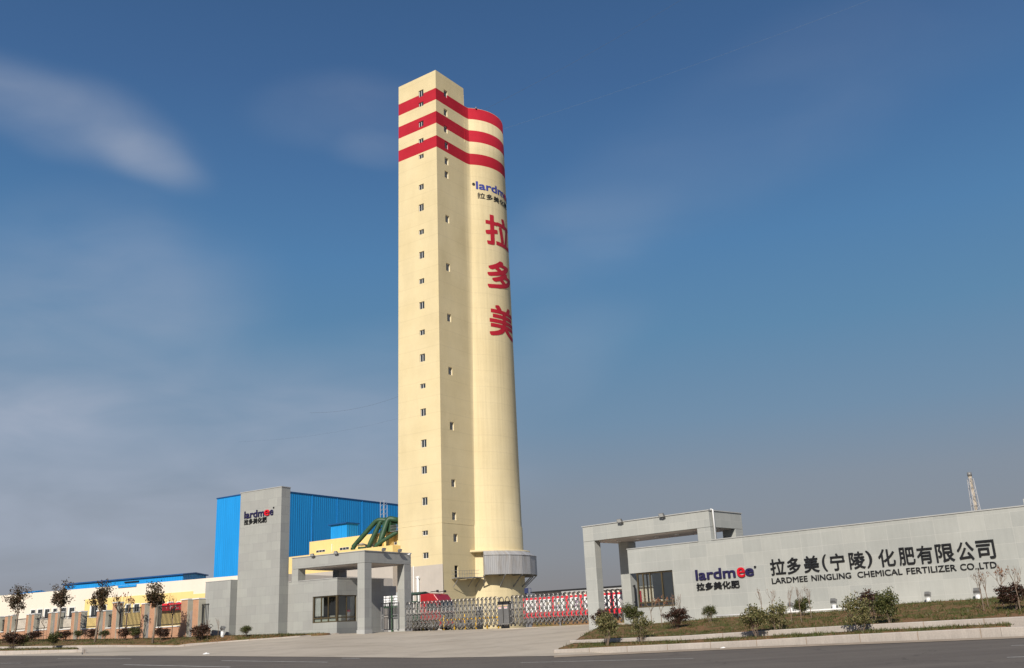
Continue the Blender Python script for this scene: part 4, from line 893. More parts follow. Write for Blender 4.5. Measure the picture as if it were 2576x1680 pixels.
mb = MB(LF); p = fz('C2', 711, 306); mb.cyl((0, 0), .001, 0, .001, 3); mb = MB(LF); mb.tube([(p.x, bt - .06, l0.z + (zt_ - l0.z) * .98), (p.x, bt, l0.z + (zt_ - l0.z) * .98)], .055, 8); mb.build('registered_mark', 'letter_black', py)
c0, c1 = fz('C2', 480, 436), fz('C2', 656, 412); ct = fz('C2', 480, 388).z
v_ = glyphs('拉多美化肥', .012, 1.05); letters(LF, [fit(v_, c0.x, c1.x, c0.z, ct - .06)], bt, .05, 'lettering', 'letter_black', py)
bb_ = LF.side('C2', 357, 1290, a_t0 - .003).y; zbk = LF.front('C2', 360, 868, bb_).z; xk = LF.front('C2', 168, 1100, bb_).x
kb = thing('stone_block_wall', 'low grey stone clad block standing against the left side of the pylon', 'wall', LF.w(((xk + a_t0) / 2, bb_, 0)), LF.yaw); kb.location.z = 1.6
mb = MB(LF); mb.box(xk, a_t0 - .003, bb_, bb_ + 1.8, ZB, zbk); mb.build('cladding', S, kb, .012); mb = MB(LF); mb.box(xk - .02, a_t0 - .003, bb_ - .02, bb_ + 1.8, zbk + .001, zbk + .04); mb.build('coping', 'coping', kb)

# ================================================================== RIGHT GATEHOUSE AND SIGN WALL
S2 = 'stone_right'
rf = RF.front; zr1r = rf('C4', 1418, 160).z; zr0r = rf('C4', 1320, 316).z; zr1r = (zr1r + rf('C4', 300, 300).z) / 2; zr0r = (zr0r + rf('C4', 405, 420).z) / 2
xA = rf('C4', 300, 300).x; xA1 = rf('C4', 410, 500).x; xP0 = rf('C4', 1325, 400).x; xP1 = rf('C4', 1432, 300).x
ZW = (rf('C5', 320, 437).z + rf('C6', 0, 455).z + rf('C6', 1478, 268).z) / 3
xL = rf('C4', 705, 600).x; xS = rf('C4', 1290, 800).x; xLow = rf('C4', 790, 1050).x
zw0r = rf('C4', 1000, 1008).z; zw1r = rf('C4', 950, 695).z; xw1 = rf('C4', 1112, 850).x; xw0r = rf('C4', 782, 850).x
DR = RF.side('C4', 1710, 205, xP1).y; ps = RF.side('C4', 1478, 350, xP1).y; ps = max(.55, min(ps, .9))
rg = thing('gatehouse', 'pale grey stone gatehouse with pillared canopy at the left end of the sign wall', 'gatehouse', RF.w((-16, 0, 0)), RF.yaw); rg.location.z = 1.25
mb = MB(RF); mb.box(xA, xP1, 0, DR, zr0r, zr1r); mb.build('roof', S2, rg, .01)
mb = MB(RF); mb.box(xA + .2, xP1 - .2, .2, DR - .2, zr0r - .012, zr0r - .003); mb.build('soffit', 'soffit', rg)
for k in range(4): mb = MB(RF); mb.cyl((lerp(xA + 1.2, xP1 - 3, k / 3), DR * .5), .13, zr0r - .05, zr0r - .013, 10); mb.build('downlight', 'white_plastic', rg)
mb = MB(RF); mb.box(xA - .04, xP1 + .04, -.04, DR + .04, zr1r + .001, zr1r + .05); mb.build('coping', 'coping', rg)
pdR = RF.side('C4', 459, 445, xA1).y
pillar(RF, rg, xA, xA1, 0, pdR, ZB * .8, zr0r - .013, S2)
pillar(RF, rg, xP0, xP1, 0, ps, ZW + .001, zr0r - .013, S2)
q0 = RF.side('C4', 1690, 350, xP1).y; xq = rf('C4', 1585, 380, q0).x
pillar(RF, rg, xP1 - (xA1 - xA), xP1, DR - (xA1 - xA), DR, ZB, zr0r - .013, S2)
yk = DR - (xA1 - xA); xk0, xk1 = rf('C4', 630, 600, yk).x, rf('C4', 712, 600, yk).x
pillar(RF, rg, xk0, xk1, yk, yk + (xA1 - xA), ZB * .8, zr0r - .013, S2)
BT = DR - .05
mb = MB(RF); mb.box(xL, xS, 0, BT - 1.2, zw1r, ZW); mb.build('parapet_wall', S2, rg)
mb = MB(RF); mb.box(xLow, xS, 0, BT - 1.2, ZB * .6, zw0r); mb.build('lower_wall', S2, rg)
mb = MB(RF); mb.box(xw1, xS, 0, BT - 1.2, zw0r, zw1r); mb.build('wall', S2, rg)
mb = MB(RF); mb.box(xL - .03, xP0 - .003, -.03, BT - 1.15, ZW + .001, ZW + .045); mb.build('coping', 'coping', rg)
window_grid(RF, rg, xw0r, xw1, zw0r, zw1r, .10, 'f', [.17, .36, .68], [.14])
window_grid(RF, rg, .14, BT - 1.25, zw0r, zw1r, xLow + .06, 's', [.5], [.14])
window_grid(RF, rg, xLow + .15, xw1 - .02, zw0r, zw1r, BT - 1.3, 'f', [.4], [.14])
mb = MB(RF); mb.box(xw0r + .1, xw1 - .1, .135, .15, zw0r + .03, zw0r + (zw1r - zw0r) * .13); mb.build('sill_panel', 'sill_panel', rg)
mb = MB(RF); mb.box(xw1 - 1.35, xw1 - .09, .145, .16, zw0r + .35, zw1r - .02); mb.build('blind', 'blind', rg)
mb = MB(RF); zz = zw0r + .02; mb.box(xw0r + 1.2, xw0r + 1.9, 1.0, 1.4, zz, zz + .5); mb.build('desk', 'white_plastic', rg)
mb = MB(RF); p = RF.side('C4', 1455, 165, xP1); d_ = xP1 + .07; y_ = .28; mb.tube([(xP1 + .02, y_ - .1, zr1r + .06), (d_, y_, zr1r + .06), (d_, y_, ZW + .05)], .05, 8); mb.build('downpipe', 'white_plastic', rg)
for (x, y), lab in (((650, 268), 'floodlight on the right canopy edge above the opening by the gate'), ((1022, 222), 'floodlight on the right canopy edge above the booth window')):
    p = rf('C4', x, y); floodlight(RF, (p.x, -.10, zr1r - .10), 0, lab, g_, 25, .58)

sw = thing('sign_wall', 'long pale grey stone sign wall with black company lettering and a blue and red logo', 'wall', RF.w((-6, 0, 0)), RF.yaw); sw.location.z = 1.4
XE = 6.0
mb = MB(RF); mb.box(xS + .003, XE, 0, .45, ZB * .5, ZW); mb.build('cladding', S2, sw)
mb = MB(RF); mb.box(xP1 + .003, XE, -.03, .48, ZW + .001, ZW + .045); mb.box(xS + .003, xP0 - .003, -.03, .48, ZW + .001, ZW + .045); mb.build('coping', 'coping', sw)
pr_ = rf('C6', 1472, 245); mb = MB(RF); mb.box(pr_.x, XE, -.02, .5, ZW + .046, ZW + .28); mb.build('end_block', S2, sw)
l0, lm1, er, e2 = rf('C5', 184, 776), rf('C5', 536, 748), rf('C5', 622, 740), rf('C5', 699, 730); zt_ = rf('C5', 187, 682).z
v_ = glyphs('lardm', .018); letters(RF, [fit(v_, l0.x, lm1.x, l0.z, zt_)], 0, .055, 'wordmark', 'letter_navy', sw)
v_ = glyphs('e', .018); xh = l0.z + (zt_ - l0.z) * .74
letters(RF, [fit(v_, e2.x - (e2.x - er.x) * .97, e2.x, l0.z + .01, xh)], 0, .055, 'wordmark', 'letter_navy', sw)
# the red e: a disc with the letter's two cut-outs
v_ = glyphs('e', .012); r0, r1 = rf('C5', 551, 740).x, er.x; letters(RF, [fit(v_, r0, r1, l0.z - .02, xh + .07)], 0, .06, 'red_letter', 'letter_red', sw)
p = rf('C5', 706, 656); mb = MB(RF); mb.tube([(p.x, -.05, p.z), (p.x, 0, p.z)], .055, 10); mb.build('registered_mark', 'letter_black', sw)
c0, c1 = rf('C5', 192, 866), rf('C5', 572, 836); ct = rf('C5', 192, 800).z
v_ = glyphs('拉多美化肥', .02, 1.04); letters(RF, [fit(v_, c0.x, c1.x, c0.z, ct)], 0, .05, 'lettering', 'letter_black', sw)
zlo = (rf('C5', 850, 747).z + rf('C6', 1180, 681).z) / 2; zhi = (rf('C5', 850, 600).z + rf('C6', 1180, 541).z) / 2
row = [('拉', 'C5', 840, 972), ('多', 'C5', 990, 1110), ('美', 'C5', 1140, 1273), ('(', 'C5', 1305, 1345), ('宁', 'C5', 1378, 1505), ('陵', 'C5', 1548, 1686), (')', 'C5', 1703, 1752), ('化', 'C6', 335, 465), ('肥', 'C6', 495, 620), ('有', 'C6', 640, 762), ('限', 'C6', 788, 930), ('公', 'C6', 957, 1088), ('司', 'C6', 1112, 1254)]
for ch, c_, x0, x1 in row:
    v_ = glyphs(ch, .008); a, b = rf(c_, x0, 640).x, rf(c_, x1, 630).x
    letters(RF, [fit(v_, a, b, zlo, zhi)], 0, .05, 'character', 'letter_black', sw)
ez0 = (rf('C5', 860, 820).z + rf('C6', 1230, 756).z) / 2; ez1 = (rf('C5', 860, 772).z + rf('C6', 1230, 706).z) / 2
words = [('LARDMEE', 'C5', 858, 1172), ('NINGLING', 'C5', 1213, 1563), ('CHEMICAL', 'C6', 173, 521), ('FERTILIZER', 'C6', 560, 948), ('CO.,LTD.', 'C6', 985, 1284)]
for w, c_, x0, x1 in words:
    v_ = glyphs(w, 0); a, b = rf(c_, x0, 800 if c_ == 'C5' else 780).x, rf(c_, x1, 770 if c_ == 'C5' else 755).x
    ys = [p[1] for vv, _ in v_ for p in vv]; drop = (0 - min(ys)) if w.startswith('CO') else 0; k = (ez1 - ez0) / .70
    letters(RF, [fit(v_, a, b, ez0 - (drop * k if w.startswith('CO') else 0), ez1)], 0, .05, 'lettering', 'letter_black', sw)
# pale pipe along the foot of the wall
mb = MB(RF); pts = []
for c_, x, y in (('C5', 360, 1106), ('C5', 900, 1078), ('C5', 1500, 1042), ('C6', 530, 1076), ('C6', 900, 1050), ('C6', 1320, 1022), ('C6', 1478, 1012)): q = rf(c_, x, y, -.62); pts.append((q.x, -.62, q.z + .07))
mb.tube(pts, .045, 8); tag(mb.build('water_pipe', 'white_trim'), 'thin pale water pipe lying along the foot of the long sign wall', 'pipe')

# ================================================================== SLIDING GATES
GA, GB = at(1022, 1586, 66.6), at(1568, 1564, 56.6)
GF = Frame((GA.x, GA.y), math.degrees(atan2(GB.y - GA.y, GB.x - GA.x)))
GL = GF.loc(GB).x
def gate_z(a): return lerp(GA.z, GB.z, a / GL)
def gate(a0, a1, n, label, tall=1.75, flip=1):
    t = thing('sliding_gate', label, 'gate', GF.w((lerp(a0, a1, .5), 0, gate_z(lerp(a0, a1, .5)))), GF.yaw, 'stainless folding gates across the entrance')
    step = (a1 - a0) / n; z0 = gate_z((a0 + a1) / 2)
    for i in range(n + 1):
        a = a0 + step * i; z = gate_z(a)
        mb = MB(GF)
        for b in (-.06, .06): mb.tube([(a, b, z + .10), (a, b, z + tall - .04)], .030, 8)
        mb.tube([(a, -.06, z + tall - .05), (a, -.03, z + tall), (a, .03, z + tall), (a, .06, z + tall - .05)], .03, 6)
        u = mb.build('upright', 'stainless', t)
        if i < n:     # arched hoop over each bay
            mb = MB(GF); r = step / 2 - .02
            for b in (-.13,):
                pts = [(a + step / 2 - r * cos(pi * k / 8), b, gate_z(a) + tall - .10 + .16 * sin(pi * k / 8)) for k in range(9)]; mb.tube(pts, .026, 5)
            mb.build('hoop', 'stainless_dark', t)
        if i % 2 == 0:
            mb = MB(GF)
            for b in (-.2, .2): mb.tube([(a - .03, b, z + .07), (a + .03, b, z + .07)], .07, 10)
            mb.build('wheel', 'stainless_dark', t)
    mb = MB(GF)
    for i in range(n):
        a, b2 = a0 + step * i, a0 + step * (i + 1)
        for b in (-.10,):
            for lo, hi in ((.20, .60), (.60, 1.0), (1.0, 1.40)):
                z = gate_z(a); mb.bar((a, b, z + lo), (b2, b + .02, z + hi), .016, .05); mb.bar((a, b + .02, z + hi), (b2, b, z + lo), .016, .05)
            z = gate_z(a); m_ = (a + b2) / 2; mb.bar((a, b, z + 1.40), (m_, b, z + 1.58), .034, .016); mb.bar((m_, b, z + 1.74), (b2, b, z + 1.54), .034, .016) if i % 1 == 0 and False else None
    for i in range(n):
        a = a0 + step * i
        for dz in (.20, .60, 1.0, 1.40):
            z = gate_z(a) + dz; mb.tube([(a, -.21, z), (a, -.12, z)], .045, 6)
            if dz < 1.5: mb.tube([(a + step / 2, -.16, z + .22), (a + step / 2, -.10, z + .22)], .032, 6)
    mb.build('scissor_lattice', 'stainless', t)
    return t
aM0 = GF.front('D2', 580, 1000, 0).x; aM1 = GF.front('D2', 842, 1000, 0).x
gate(.15, aM0 - .1, 23, 'left leaf of the steel folding gate, between left canopy pillar and motor box')
gate(aM1 + .1, GL, 24, 'right leaf of the stainless steel folding gate, in front of the red banner')
gm = thing('gate_motor', 'brushed steel double motor box where the two folding gate leaves meet', 'gate motor', GF.w(((aM0 + aM1) / 2, 0, gate_z(aM0))), GF.yaw)
z = gate_z(aM0); mid = (aM0 + aM1) / 2
for s, (x0, x1) in enumerate(((aM0, mid - .03), (mid + .03, aM1))):
    mb = MB(GF); mb.box(x0, x1, -.3, .3, z + .2, z + 1.32); c = mb.build('cabinet', 'motor_steel', gm, .02)
    mb = MB(GF); mb.box(x0 + .04, x1 - .04, -.31, -.301, z + 1.20, z + 1.28); mb.build('label_strip', 'poster_tan', c)
    mb = MB(GF); mb.box(x0 + .08, x1 - .08, -.312, -.301, z + 1.06, z + 1.16); mb.build('label', 'banner_white', c); mb = MB(GF); mb.box(x0 + .10, x1 - .10, -.318, -.313, z + 1.10, z + 1.13); mb.build('label_stripe', 'banner_red', c)
    mb = MB(GF); mb.box(x0, x1, -.30, .3, z + 1.323, z + 1.50); mb.build('head', 'black_iron', gm, .02)
    mb = MB(GF); m_ = (x0 + x1) / 2; r = (x1 - x0) / 2 - .04; mb.tube([(m_ - r * cos(pi * k / 10), -.1, z + 1.50 + .26 * sin(pi * k / 10)) for k in range(11)], .03, 6); mb.build('hoop', 'stainless_dark', gm)
    for k in range(2): mb = MB(GF); x = lerp(x0 + .12, x1 - .12, k); mb.tube([(x - .04, -.28, z + .09), (x + .04, -.28, z + .09)], .09, 10); mb.build('wheel', 'stainless_dark', gm)
mb = MB(GF); mb.box(aM0 - .04, aM1 + .04, -.33, .33, z + .12, z + .2); mb.build('base', 'stainless', gm)

# pedestrian gate between booth and rear pillar of the left gatehouse
def grille_gate(fr, a0, a1, b, z0, z1, label, mid=True, mat='grey_iron'):
    t = thing('swing_gate', label, 'gate', fr.w(((a0 + a1) / 2, b, z0)), fr.yaw); zm = lerp(z0, z1, .5)
    leaves = [(a0, (a0 + a1) / 2 - .01), ((a0 + a1) / 2 + .01, a1)] if mid else [(a0, a1)]
    for x0, x1 in leaves:
        mb = MB(fr); w = .07
        for x in (x0, x1 - w): mb.box(x, x + w, b - .03, b + .03, z0, z1)
        for z in (z0 + .02, zm - .12, zm + .04, z1 - w): mb.box(x0 + w, x1 - w, b - .025, b + .025, z, z + .05)
        lf = mb.build('leaf_frame', mat, t); n = max(4, int((x1 - x0) / .13)); mb = MB(fr)
        for k in range(1, n): x = lerp(x0 + w, x1 - w, k / n); mb.box(x - .015, x + .015, b - .015, b + .015, z0 + .07, zm - .12); mb.box(x - .015, x + .015, b - .015, b + .015, zm + .09, z1 - w)
        mb.build('bars', mat, lf)
    return t
yg = yb1 - .1; a0 = LF.front('D7', 535, 1000, yg).x; a1 = LF.front('D7', 940, 1000, yg).x
p0 = LF.front('D7', 700, 1235, yg).z; p1 = LF.front('D7', 700, 592, yg).z
grille_gate(LF, a0, a1, yg, p0, p1, 'narrow steel pedestrian gate between the left booth and the rear pillar')
yg = yk + .2; a0 = rf('D3', 1320, 300, yg).x; a1 = rf('D3', 1480, 300, yg).x; z1 = rf('D3', 1400, 148, yg).z
grille_gate(RF, a0, a1, yg, 1.35, z1, 'narrow dark steel side gate beside the right booth window', False, 'black_iron')

# ================================================================== YARD BEHIND THE GATE
YF = Frame(at(1318, 1556, 78), -33)
zt_ = YF.front('D2', 1145, 535).z; zb_ = YF.front('D2', 1215, 1020).z; xe = YF.front('D3', 1262, 400).x + 1.5
bn = thing('hoarding', 'long red hoarding with white poster panels standing behind the right gate leaf', 'hoarding', YF.w((8, 0, 0)), YF.yaw); bn.location.z = 1.3
mb = MB(YF); mb.prism([(.3, 1.2), (.7, zb_ + .25), (2.2, zb_ + .4), (3.5, 1.2)], 'x', .5, xe + 3); struct(mb.build('soil_bank', 'bed_soil'))
mb = MB(YF); mb.box(0, xe, 0, .12, zb_, zt_); mb.build('backing', 'banner_red', bn)
npan = int(xe / 1.3)
rnd = random.Random(11)
for k in range(npan + 1):
    x0 = .25 + k * 1.3; x1 = min(x0 + 1.0, xe - .1)
    if x1 - x0 < .5: continue
    mb = MB(YF); mb.box(x0, x1, -.02, -.003, zb_ + .42, zt_ - .16); pn = mb.build('poster', 'banner_white', bn)
    for j in range(3):
        u = rnd.uniform(x0 + .08, x1 - .45); v = rnd.uniform(zb_ + .5, zt_ - .6); mb = MB(YF); mb.box(u, u + rnd.uniform(.15, .38), -.026 - j * .002, -.022 - j * .002, v, v + rnd.uniform(.06, .3)); mb.build('picture', ['poster_ink', 'poster_tan', 'poster_ink'][j], pn)
for k in range(int(xe / 3) + 1): mb = MB(YF); mb.box(k * 3.05 + .1, k * 3.05 + .2, .125, .22, 1.2, zt_); mb.build('post', 'grey_iron', bn)
# cream store behind the hoarding, right
sf = Frame(at(1420, 1495, 92), -33); zs = at(*P('D3', 560, 262), 92).z; x1 = sf.front('D3', 1262, 240).x + 4
cs = thing('cream_store', 'low cream store building seen just above the red hoarding', 'building', sf.w((6, 0, 0)), sf.yaw); cs.location.z = 1.3
mb = MB(sf); mb.box(0, x1, 0, 8, 1.2, zs); mb.build('wall', 'cream_wall', cs); mb = MB(sf); mb.box(-.2, x1 + .2, -.2, 8.2, zs + .001, zs + .12); mb.build('roof', 'coping', cs)
# long low shed roof beyond
f3, A3, B3 = frame2('D3', (1235, 150), 120, 'D2', (1300, 375)); A3l = f3.loc(A3); B3l = f3.loc(B3)
ls = thing('long_shed', 'long low shed with a thin dark roof edge far behind the right gate leaf', 'shed', f3.w(((A3l.x + B3l.x) / 2, 0, 0)), f3.yaw); ls.location.z = 1.2
x0, x1 = min(A3l.x, B3l.x), max(A3l.x, B3l.x); y0, y1 = (0, 12) if f3.n.y > 0 else (-12, 0); e_ = 0 if f3.n.y > 0 else 0
mb = MB(f3); mb.box(x0, x1, 0, 12 if f3.n.y > 0 else -12, A3.z - .2, A3.z); mb.build('roof', 'black_iron', ls)
mb = MB(f3); mb.box(x0 + .3, x1 - .3, (.6 if f3.n.y > 0 else -.6), (11 if f3.n.y > 0 else -11), 1.0, A3.z - .201); mb.build('wall', 'grey_sheet', ls)
for k in range(4): x = lerp(x0 + 2, x1 - 2, k / 3); mb = MB(f3); s_ = 1 if f3.n.y > 0 else -1; mb.bar((x, s_ * .3, A3.z - .4), (x + .9, s_ * .3, A3.z - 1.5), .1); mb.bar((x, s_ * .3, A3.z - .4), (x, s_ * .3, 1.2), .14); mb.build('post', 'lamp_grey', ls)
# navy sign box on a post at the tower foot
p = at(*P('D2', 1208, 410), 100); pt = at(*P('D2', 1208, 285), 100); f4 = Frame((p.x, p.y), -15); w_ = .42
ns = thing('site_sign', 'small dark navy sign box with an open frame right of the tower foot', 'sign', (p.x, p.y, 1.3)); 
mb = MB(f4); mb.box(-w_ / 2, w_ / 2 - .06, 0, .2, p.z, pt.z); mb.build('panel', 'navy_sign', ns); mb = MB(f4); mb.cyl((-.1, .15), .09, 1.2, p.z, 8); mb.build('post', 'black_iron', ns)
mb = MB(f4); x0, x1 = w_ / 2 - .05, w_ / 2 + .25
for q in (((x0, .1, pt.z), (x1, .1, pt.z - .03)), ((x1, .1, pt.z - .03), (x1, .1, p.z)), ((x1, .1, p.z), (x0, .1, p.z))): mb.bar(*q, .04)
mb.build('frame', 'navy_sign', ns)
# yellow tube barrier
bf = Frame(at(1036, 1580, 74), -30); bx = bf.front('D2', 545, 1050).x; zb = at(*P('D1', 700, 1090), 73).z
yr = thing('tube_barrier', 'low yellow tube barrier with short posts behind the left gate leaf', 'barrier', bf.w((bx / 2, 0, 1.35)), bf.yaw)
mb = MB(bf); mb.tube([(0, 0, zb), (bx, 0, zb)], .06, 8); mb.build('rail', 'yellow_rail', yr)
for k in range(9): x = lerp(.1, bx - .1, k / 8); mb = MB(bf); mb.cyl((x, .0), .06, 1.3, zb + (.35 if k % 2 else .1), 8); mb.build('post', 'yellow_rail', yr)
# red truck
tp = at(*P('D1', 820, 1250), 84); th = -26; f5 = Frame((tp.x, tp.y), th + 0); z0 = 1.33
tk = thing('lorry', 'red lorry with a high rounded cab roof parked behind the left gate leaf', 'lorry', (tp.x, tp.y, z0), f5.yaw)
zroof = at(*P('D1', 850, 405), 84).z; H = zroof - z0
# cab local: x = across the windscreen face direction. front faces +a (towards the right), side faces -b (towards the camera)
L_, W_ = 1.95, 2.35; xf = .9
prof = [(-L_ + xf, z0 + .75), (xf + .05, z0 + .75), (xf + .08, z0 + H * .52), (xf - .12, z0 + H * .80), (xf - .55, z0 + H * .97), (xf - .95, z0 + H), (-L_ + xf, z0 + H * .985)]
mb = MB(f5); mb.prism([(x, z) for x, z in prof], 'y', 0, W_); mb.build('cab', 'truck_red', tk, .06)
mb = MB(f5)
s0, s1 = (xf + .075, z0 + H * .53), (xf - .105, z0 + H * .785); mb.face([(s0[0] + .03, .18, s0[1]), (s0[0] + .03, W_ - .18, s0[1]), (s1[0] + .03, W_ - .22, s1[1]), (s1[0] + .03, .22, s1[1])]); mb.build('windscreen', 'dark_pane', tk, recalc=False)
mb = MB(f5); mb.face([(xf - 1.25, -.012, z0 + H * .54), (xf - .25, -.012, z0 + H * .54), (xf - .36, -.012, z0 + H * .73), (xf - 1.25, -.012, z0 + H * .73)]); mb.build('side_window', 'dark_pane', tk, recalc=False)
mb = MB(f5); mb.box(xf - .1, xf + .16, -.02, W_ + .02, z0 + .45, z0 + .95); mb.build('bumper', 'truck_red', tk, .04)
mb = MB(f5); mb.box(xf + .09, xf + .11, .3, W_ - .3, z0 + 1.05, z0 + 1.5); mb.build('grille', 'black_iron', tk)
for y in (.15, W_ - .55): mb = MB(f5); mb.box(xf + .161, xf + .18, y, y + .4, z0 + .6, z0 + .8); mb.build('headlight', 'lamp_lens', tk)
for y in (-.28, W_ + .28): mb = MB(f5); mb.bar((xf - .1, 0 if y < 0 else W_, z0 + H * .72), (xf + .12, y, z0 + H * .72), .04); mb.box(xf + .06, xf + .14, y - .1, y + .1, z0 + H * .50, z0 + H * .70); mb.build('mirror', 'black_iron', tk)
for y0 in (-.0, W_ - .3):
    for x in (xf - .75, xf - 2.9, xf - 3.7):
        mb = MB(f5); mb.tube([(x, y0 + .02, z0 + .5), (x, y0 + .28, z0 + .5)], .5, 18); wh = mb.build('wheel', 'rubber', tk); mb = MB(f5); mb.tube([(x, y0 + (.0 if y0 < .5 else .3), z0 + .5), (x, y0 + (.03 if y0 < .5 else .27), z0 + .5)], .24, 12); mb.build('rim', 'lamp_grey', wh)
mb = MB(f5); mb.box(xf - 4.2, xf - .4, .35, W_ - .35, z0 + .62, z0 + .82); mb.build('chassis', 'black_iron', tk)
for y in (.5, 1.75): mb = MB(f5); mb.tube([(xf - 1.2, y, z0 + H + .12), (xf - .55, y, z0 + H + .16)], .035, 6); mb.tube([(xf - .58, y, z0 + H + .16), (xf - .42, y, z0 + H + .16)], .1, 8); mb.build('horn', 'black_iron', tk)
# loaded bed with a dark green tarpaulin frame
mb = MB(f5); mb.box(xf - 4.3, xf - 2.2, .05, W_ - .05, z0 + .85, z0 + 1.5); mb.build('cargo_bed', 'dark_green', tk)
mb = MB(f5)
for x in (-4.2, -3.25, -2.3):
    for y in (.1, W_ - .1): mb.box(xf + x - .04, xf + x + .04, y - .04, y + .04, z0 + 1.5, z0 + H * 1.0)
for y in (.1, W_ - .1): mb.box(xf - 4.2, xf - 2.3, y - .05, y + .05, z0 + H * .78, z0 + H * .82)
mb.build('rack', 'dark_green', tk); mb = MB(f5); mb.prism([(0, z0 + H * 1.0), (W_, z0 + H * 1.0), (W_ * .5, z0 + H * 1.07)], 'x', xf - 4.4, xf - 2.1); mb.build('tarpaulin', 'dark_green', tk)
# motorbikes by the tower foot
def motorbike(px, py, dep, yaw, label, red):
    p = at(*P('D1', px, py), dep); f6 = Frame((p.x, p.y), yaw); z = 1.31
    t = thing('motorbike', label, 'motorbike', (p.x, p.y, z), f6.yaw, 'motorbikes parked behind the gate')
    for x in (-.62, .62):
        mb = MB(f6); mb.tube([(x + .24 * cos(2 * pi * k / 14), 0, z + .30 + .24 * sin(2 * pi * k / 14)) for k in range(15)], .06, 6, False); wh = mb.build('wheel', 'rubber', t); mb = MB(f6)
        for k in range(4): mb.bar((x - .22 * cos(k * pi / 4), 0, z + .3 - .22 * sin(k * pi / 4)), (x + .22 * cos(k * pi / 4), 0, z + .3 + .22 * sin(k * pi / 4)), .015)
        mb.build('spokes', 'stainless', wh)
    mb = MB(f6); mb.tube([(.05, 0, z + .72), (.2, 0, z + .8), (.4, 0, z + .72)], .14, 10); mb.build('fuel_tank', red, t)
    mb = MB(f6); mb.prism([(-.75, z + .74), (-.1, z + .68), (.05, z + .74), (-.1, z + .80), (-.7, z + .84)], 'y', -.12, .12); mb.build('seat', 'rubber', t, .02)
    mb = MB(f6); mb.box(-.25, .28, -.13, .13, z + .25, z + .58); mb.build('engine', 'grey_iron', t, .03)
    mb = MB(f6)
    for y in (-.09, .09): mb.tube([(.62, y, z + .3), (.42, y, z + .95)], .025, 6)
    mb.tube([(-.62, .0, z + .3), (-.3, 0, z + .5), (.2, 0, z + .6)], .03, 6); mb.build('fork', 'stainless', t)
    mb = MB(f6); mb.tube([(.32, -.36, z + 1.0), (.42, -.1, z + .98), (.42, .1, z + .98), (.32, .36, z + 1.0)], .02, 6); mb.build('handlebar', 'black_iron', t)
    mb = MB(f6); mb.tube([(.46, 0, z + .86), (.58, 0, z + .86)], .09, 10); mb.build('headlight', 'lamp_lens', t)
    mb = MB(f6); mb.tube([(-.8, 0, z + .62), (-.5, 0, z + .62)], .1, 6); mb.build('rear_mudguard', red, t)
motorbike(1540, 1170, 80, 20, 'red motorbike parked behind the left gate leaf, right of the lorry', 'moto_red')
motorbike(1700, 1170, 82, 35, 'dark motorbike parked nearest the tower foot, next to the red one', 'black_iron')
# stacked white bags seen through the pedestrian gate
p = at(*P('D7', 600, 640), 88); q = at(*P('D7', 960, 640), 88); f7 = Frame((p.x, p.y), -25); wq = f7.loc(q).x + .5; zt_ = at(*P('D7', 760, 440), 88).z; zq = at(*P('D7', 760, 690), 88).z
rk = thing('pallet_rack', 'green steel rack behind the narrow pedestrian gate', 'rack', (p.x, p.y, 1.3), f7.yaw)
for x in (-.4, wq * .5, wq + .4): mb = MB(f7); mb.box(x - .07, x + .07, -.1, .1, 1.3, zt_ + .3); mb.build('post', 'pipe_green', rk)
mb = MB(f7); mb.box(-.4, wq + .4, -.12, 1.3, zq - .12, zq); mb.build('shelf', 'pipe_green', rk); mb = MB(f7); mb.box(-.4, wq + .4, 1.3, 1.4, 1.3, zt_ + .3); mb.build('back_panel', 'coping', rk)
nb = 0
for r_ in range(4):
    for k in range(5):
        x0 = -.25 + k * (wq + .4) / 5; w_ = (wq + .4) / 5 - .06; h = (zt_ - zq) / 4; mb = MB(f7); mb.box(x0 + (.05 if r_ % 2 else 0), x0 + w_ + (.05 if r_ % 2 else 0), -.05, .9, zq + r_ * h + .01, zq + (r_ + 1) * h - .02)
        o = mb.build('sack', 'bag_white', None, .07); tag(o, 'white filled sack stacked on the green rack behind the pedestrian gate', 'sack', 'white sacks stacked on the rack')

# ================================================================== LONG CREAM WAREHOUSE, LEFT
f8, A8, B8 = frame2('C1', (2280, 310), 112, 'C1', (0, 502))
# frame runs from the right end to the left: a grows to the left
WFm = Frame(A8, math.degrees(f8.yaw) + 180) if f8.e.x < 0 else f8
zw = A8.z; xl = WFm.loc(B8).x - 12; xr = 8.0
wh = thing('warehouse', 'long low cream warehouse with a yellow painted stretch of wall behind the brick fence', 'warehouse', WFm.w((xl / 2, 0, 0)), WFm.yaw); wh.location.z = 1.3
mb = MB(WFm); mb.box(xl, xr, 0, 25, 1.0, zw, 'd'); mb.build('wall', 'cream_wall', wh)
wf = WFm.front
y0, y1 = wf('C1', 910, 600).x, wf('C1', 2066, 480).x; zy = (wf('C1', 920, 536).z + wf('C1', 2065, 462).z) / 2; zy2 = wf('C1', 2120, 482).z
mb = MB(WFm); mb.box(y0, y1, -.05, -.002, 1.0, zy); mb.box(y1 + .001, xr, -.05, -.002, 1.0, zy2); mb.build('yellow_stretch', 'yellow_wall', wh)
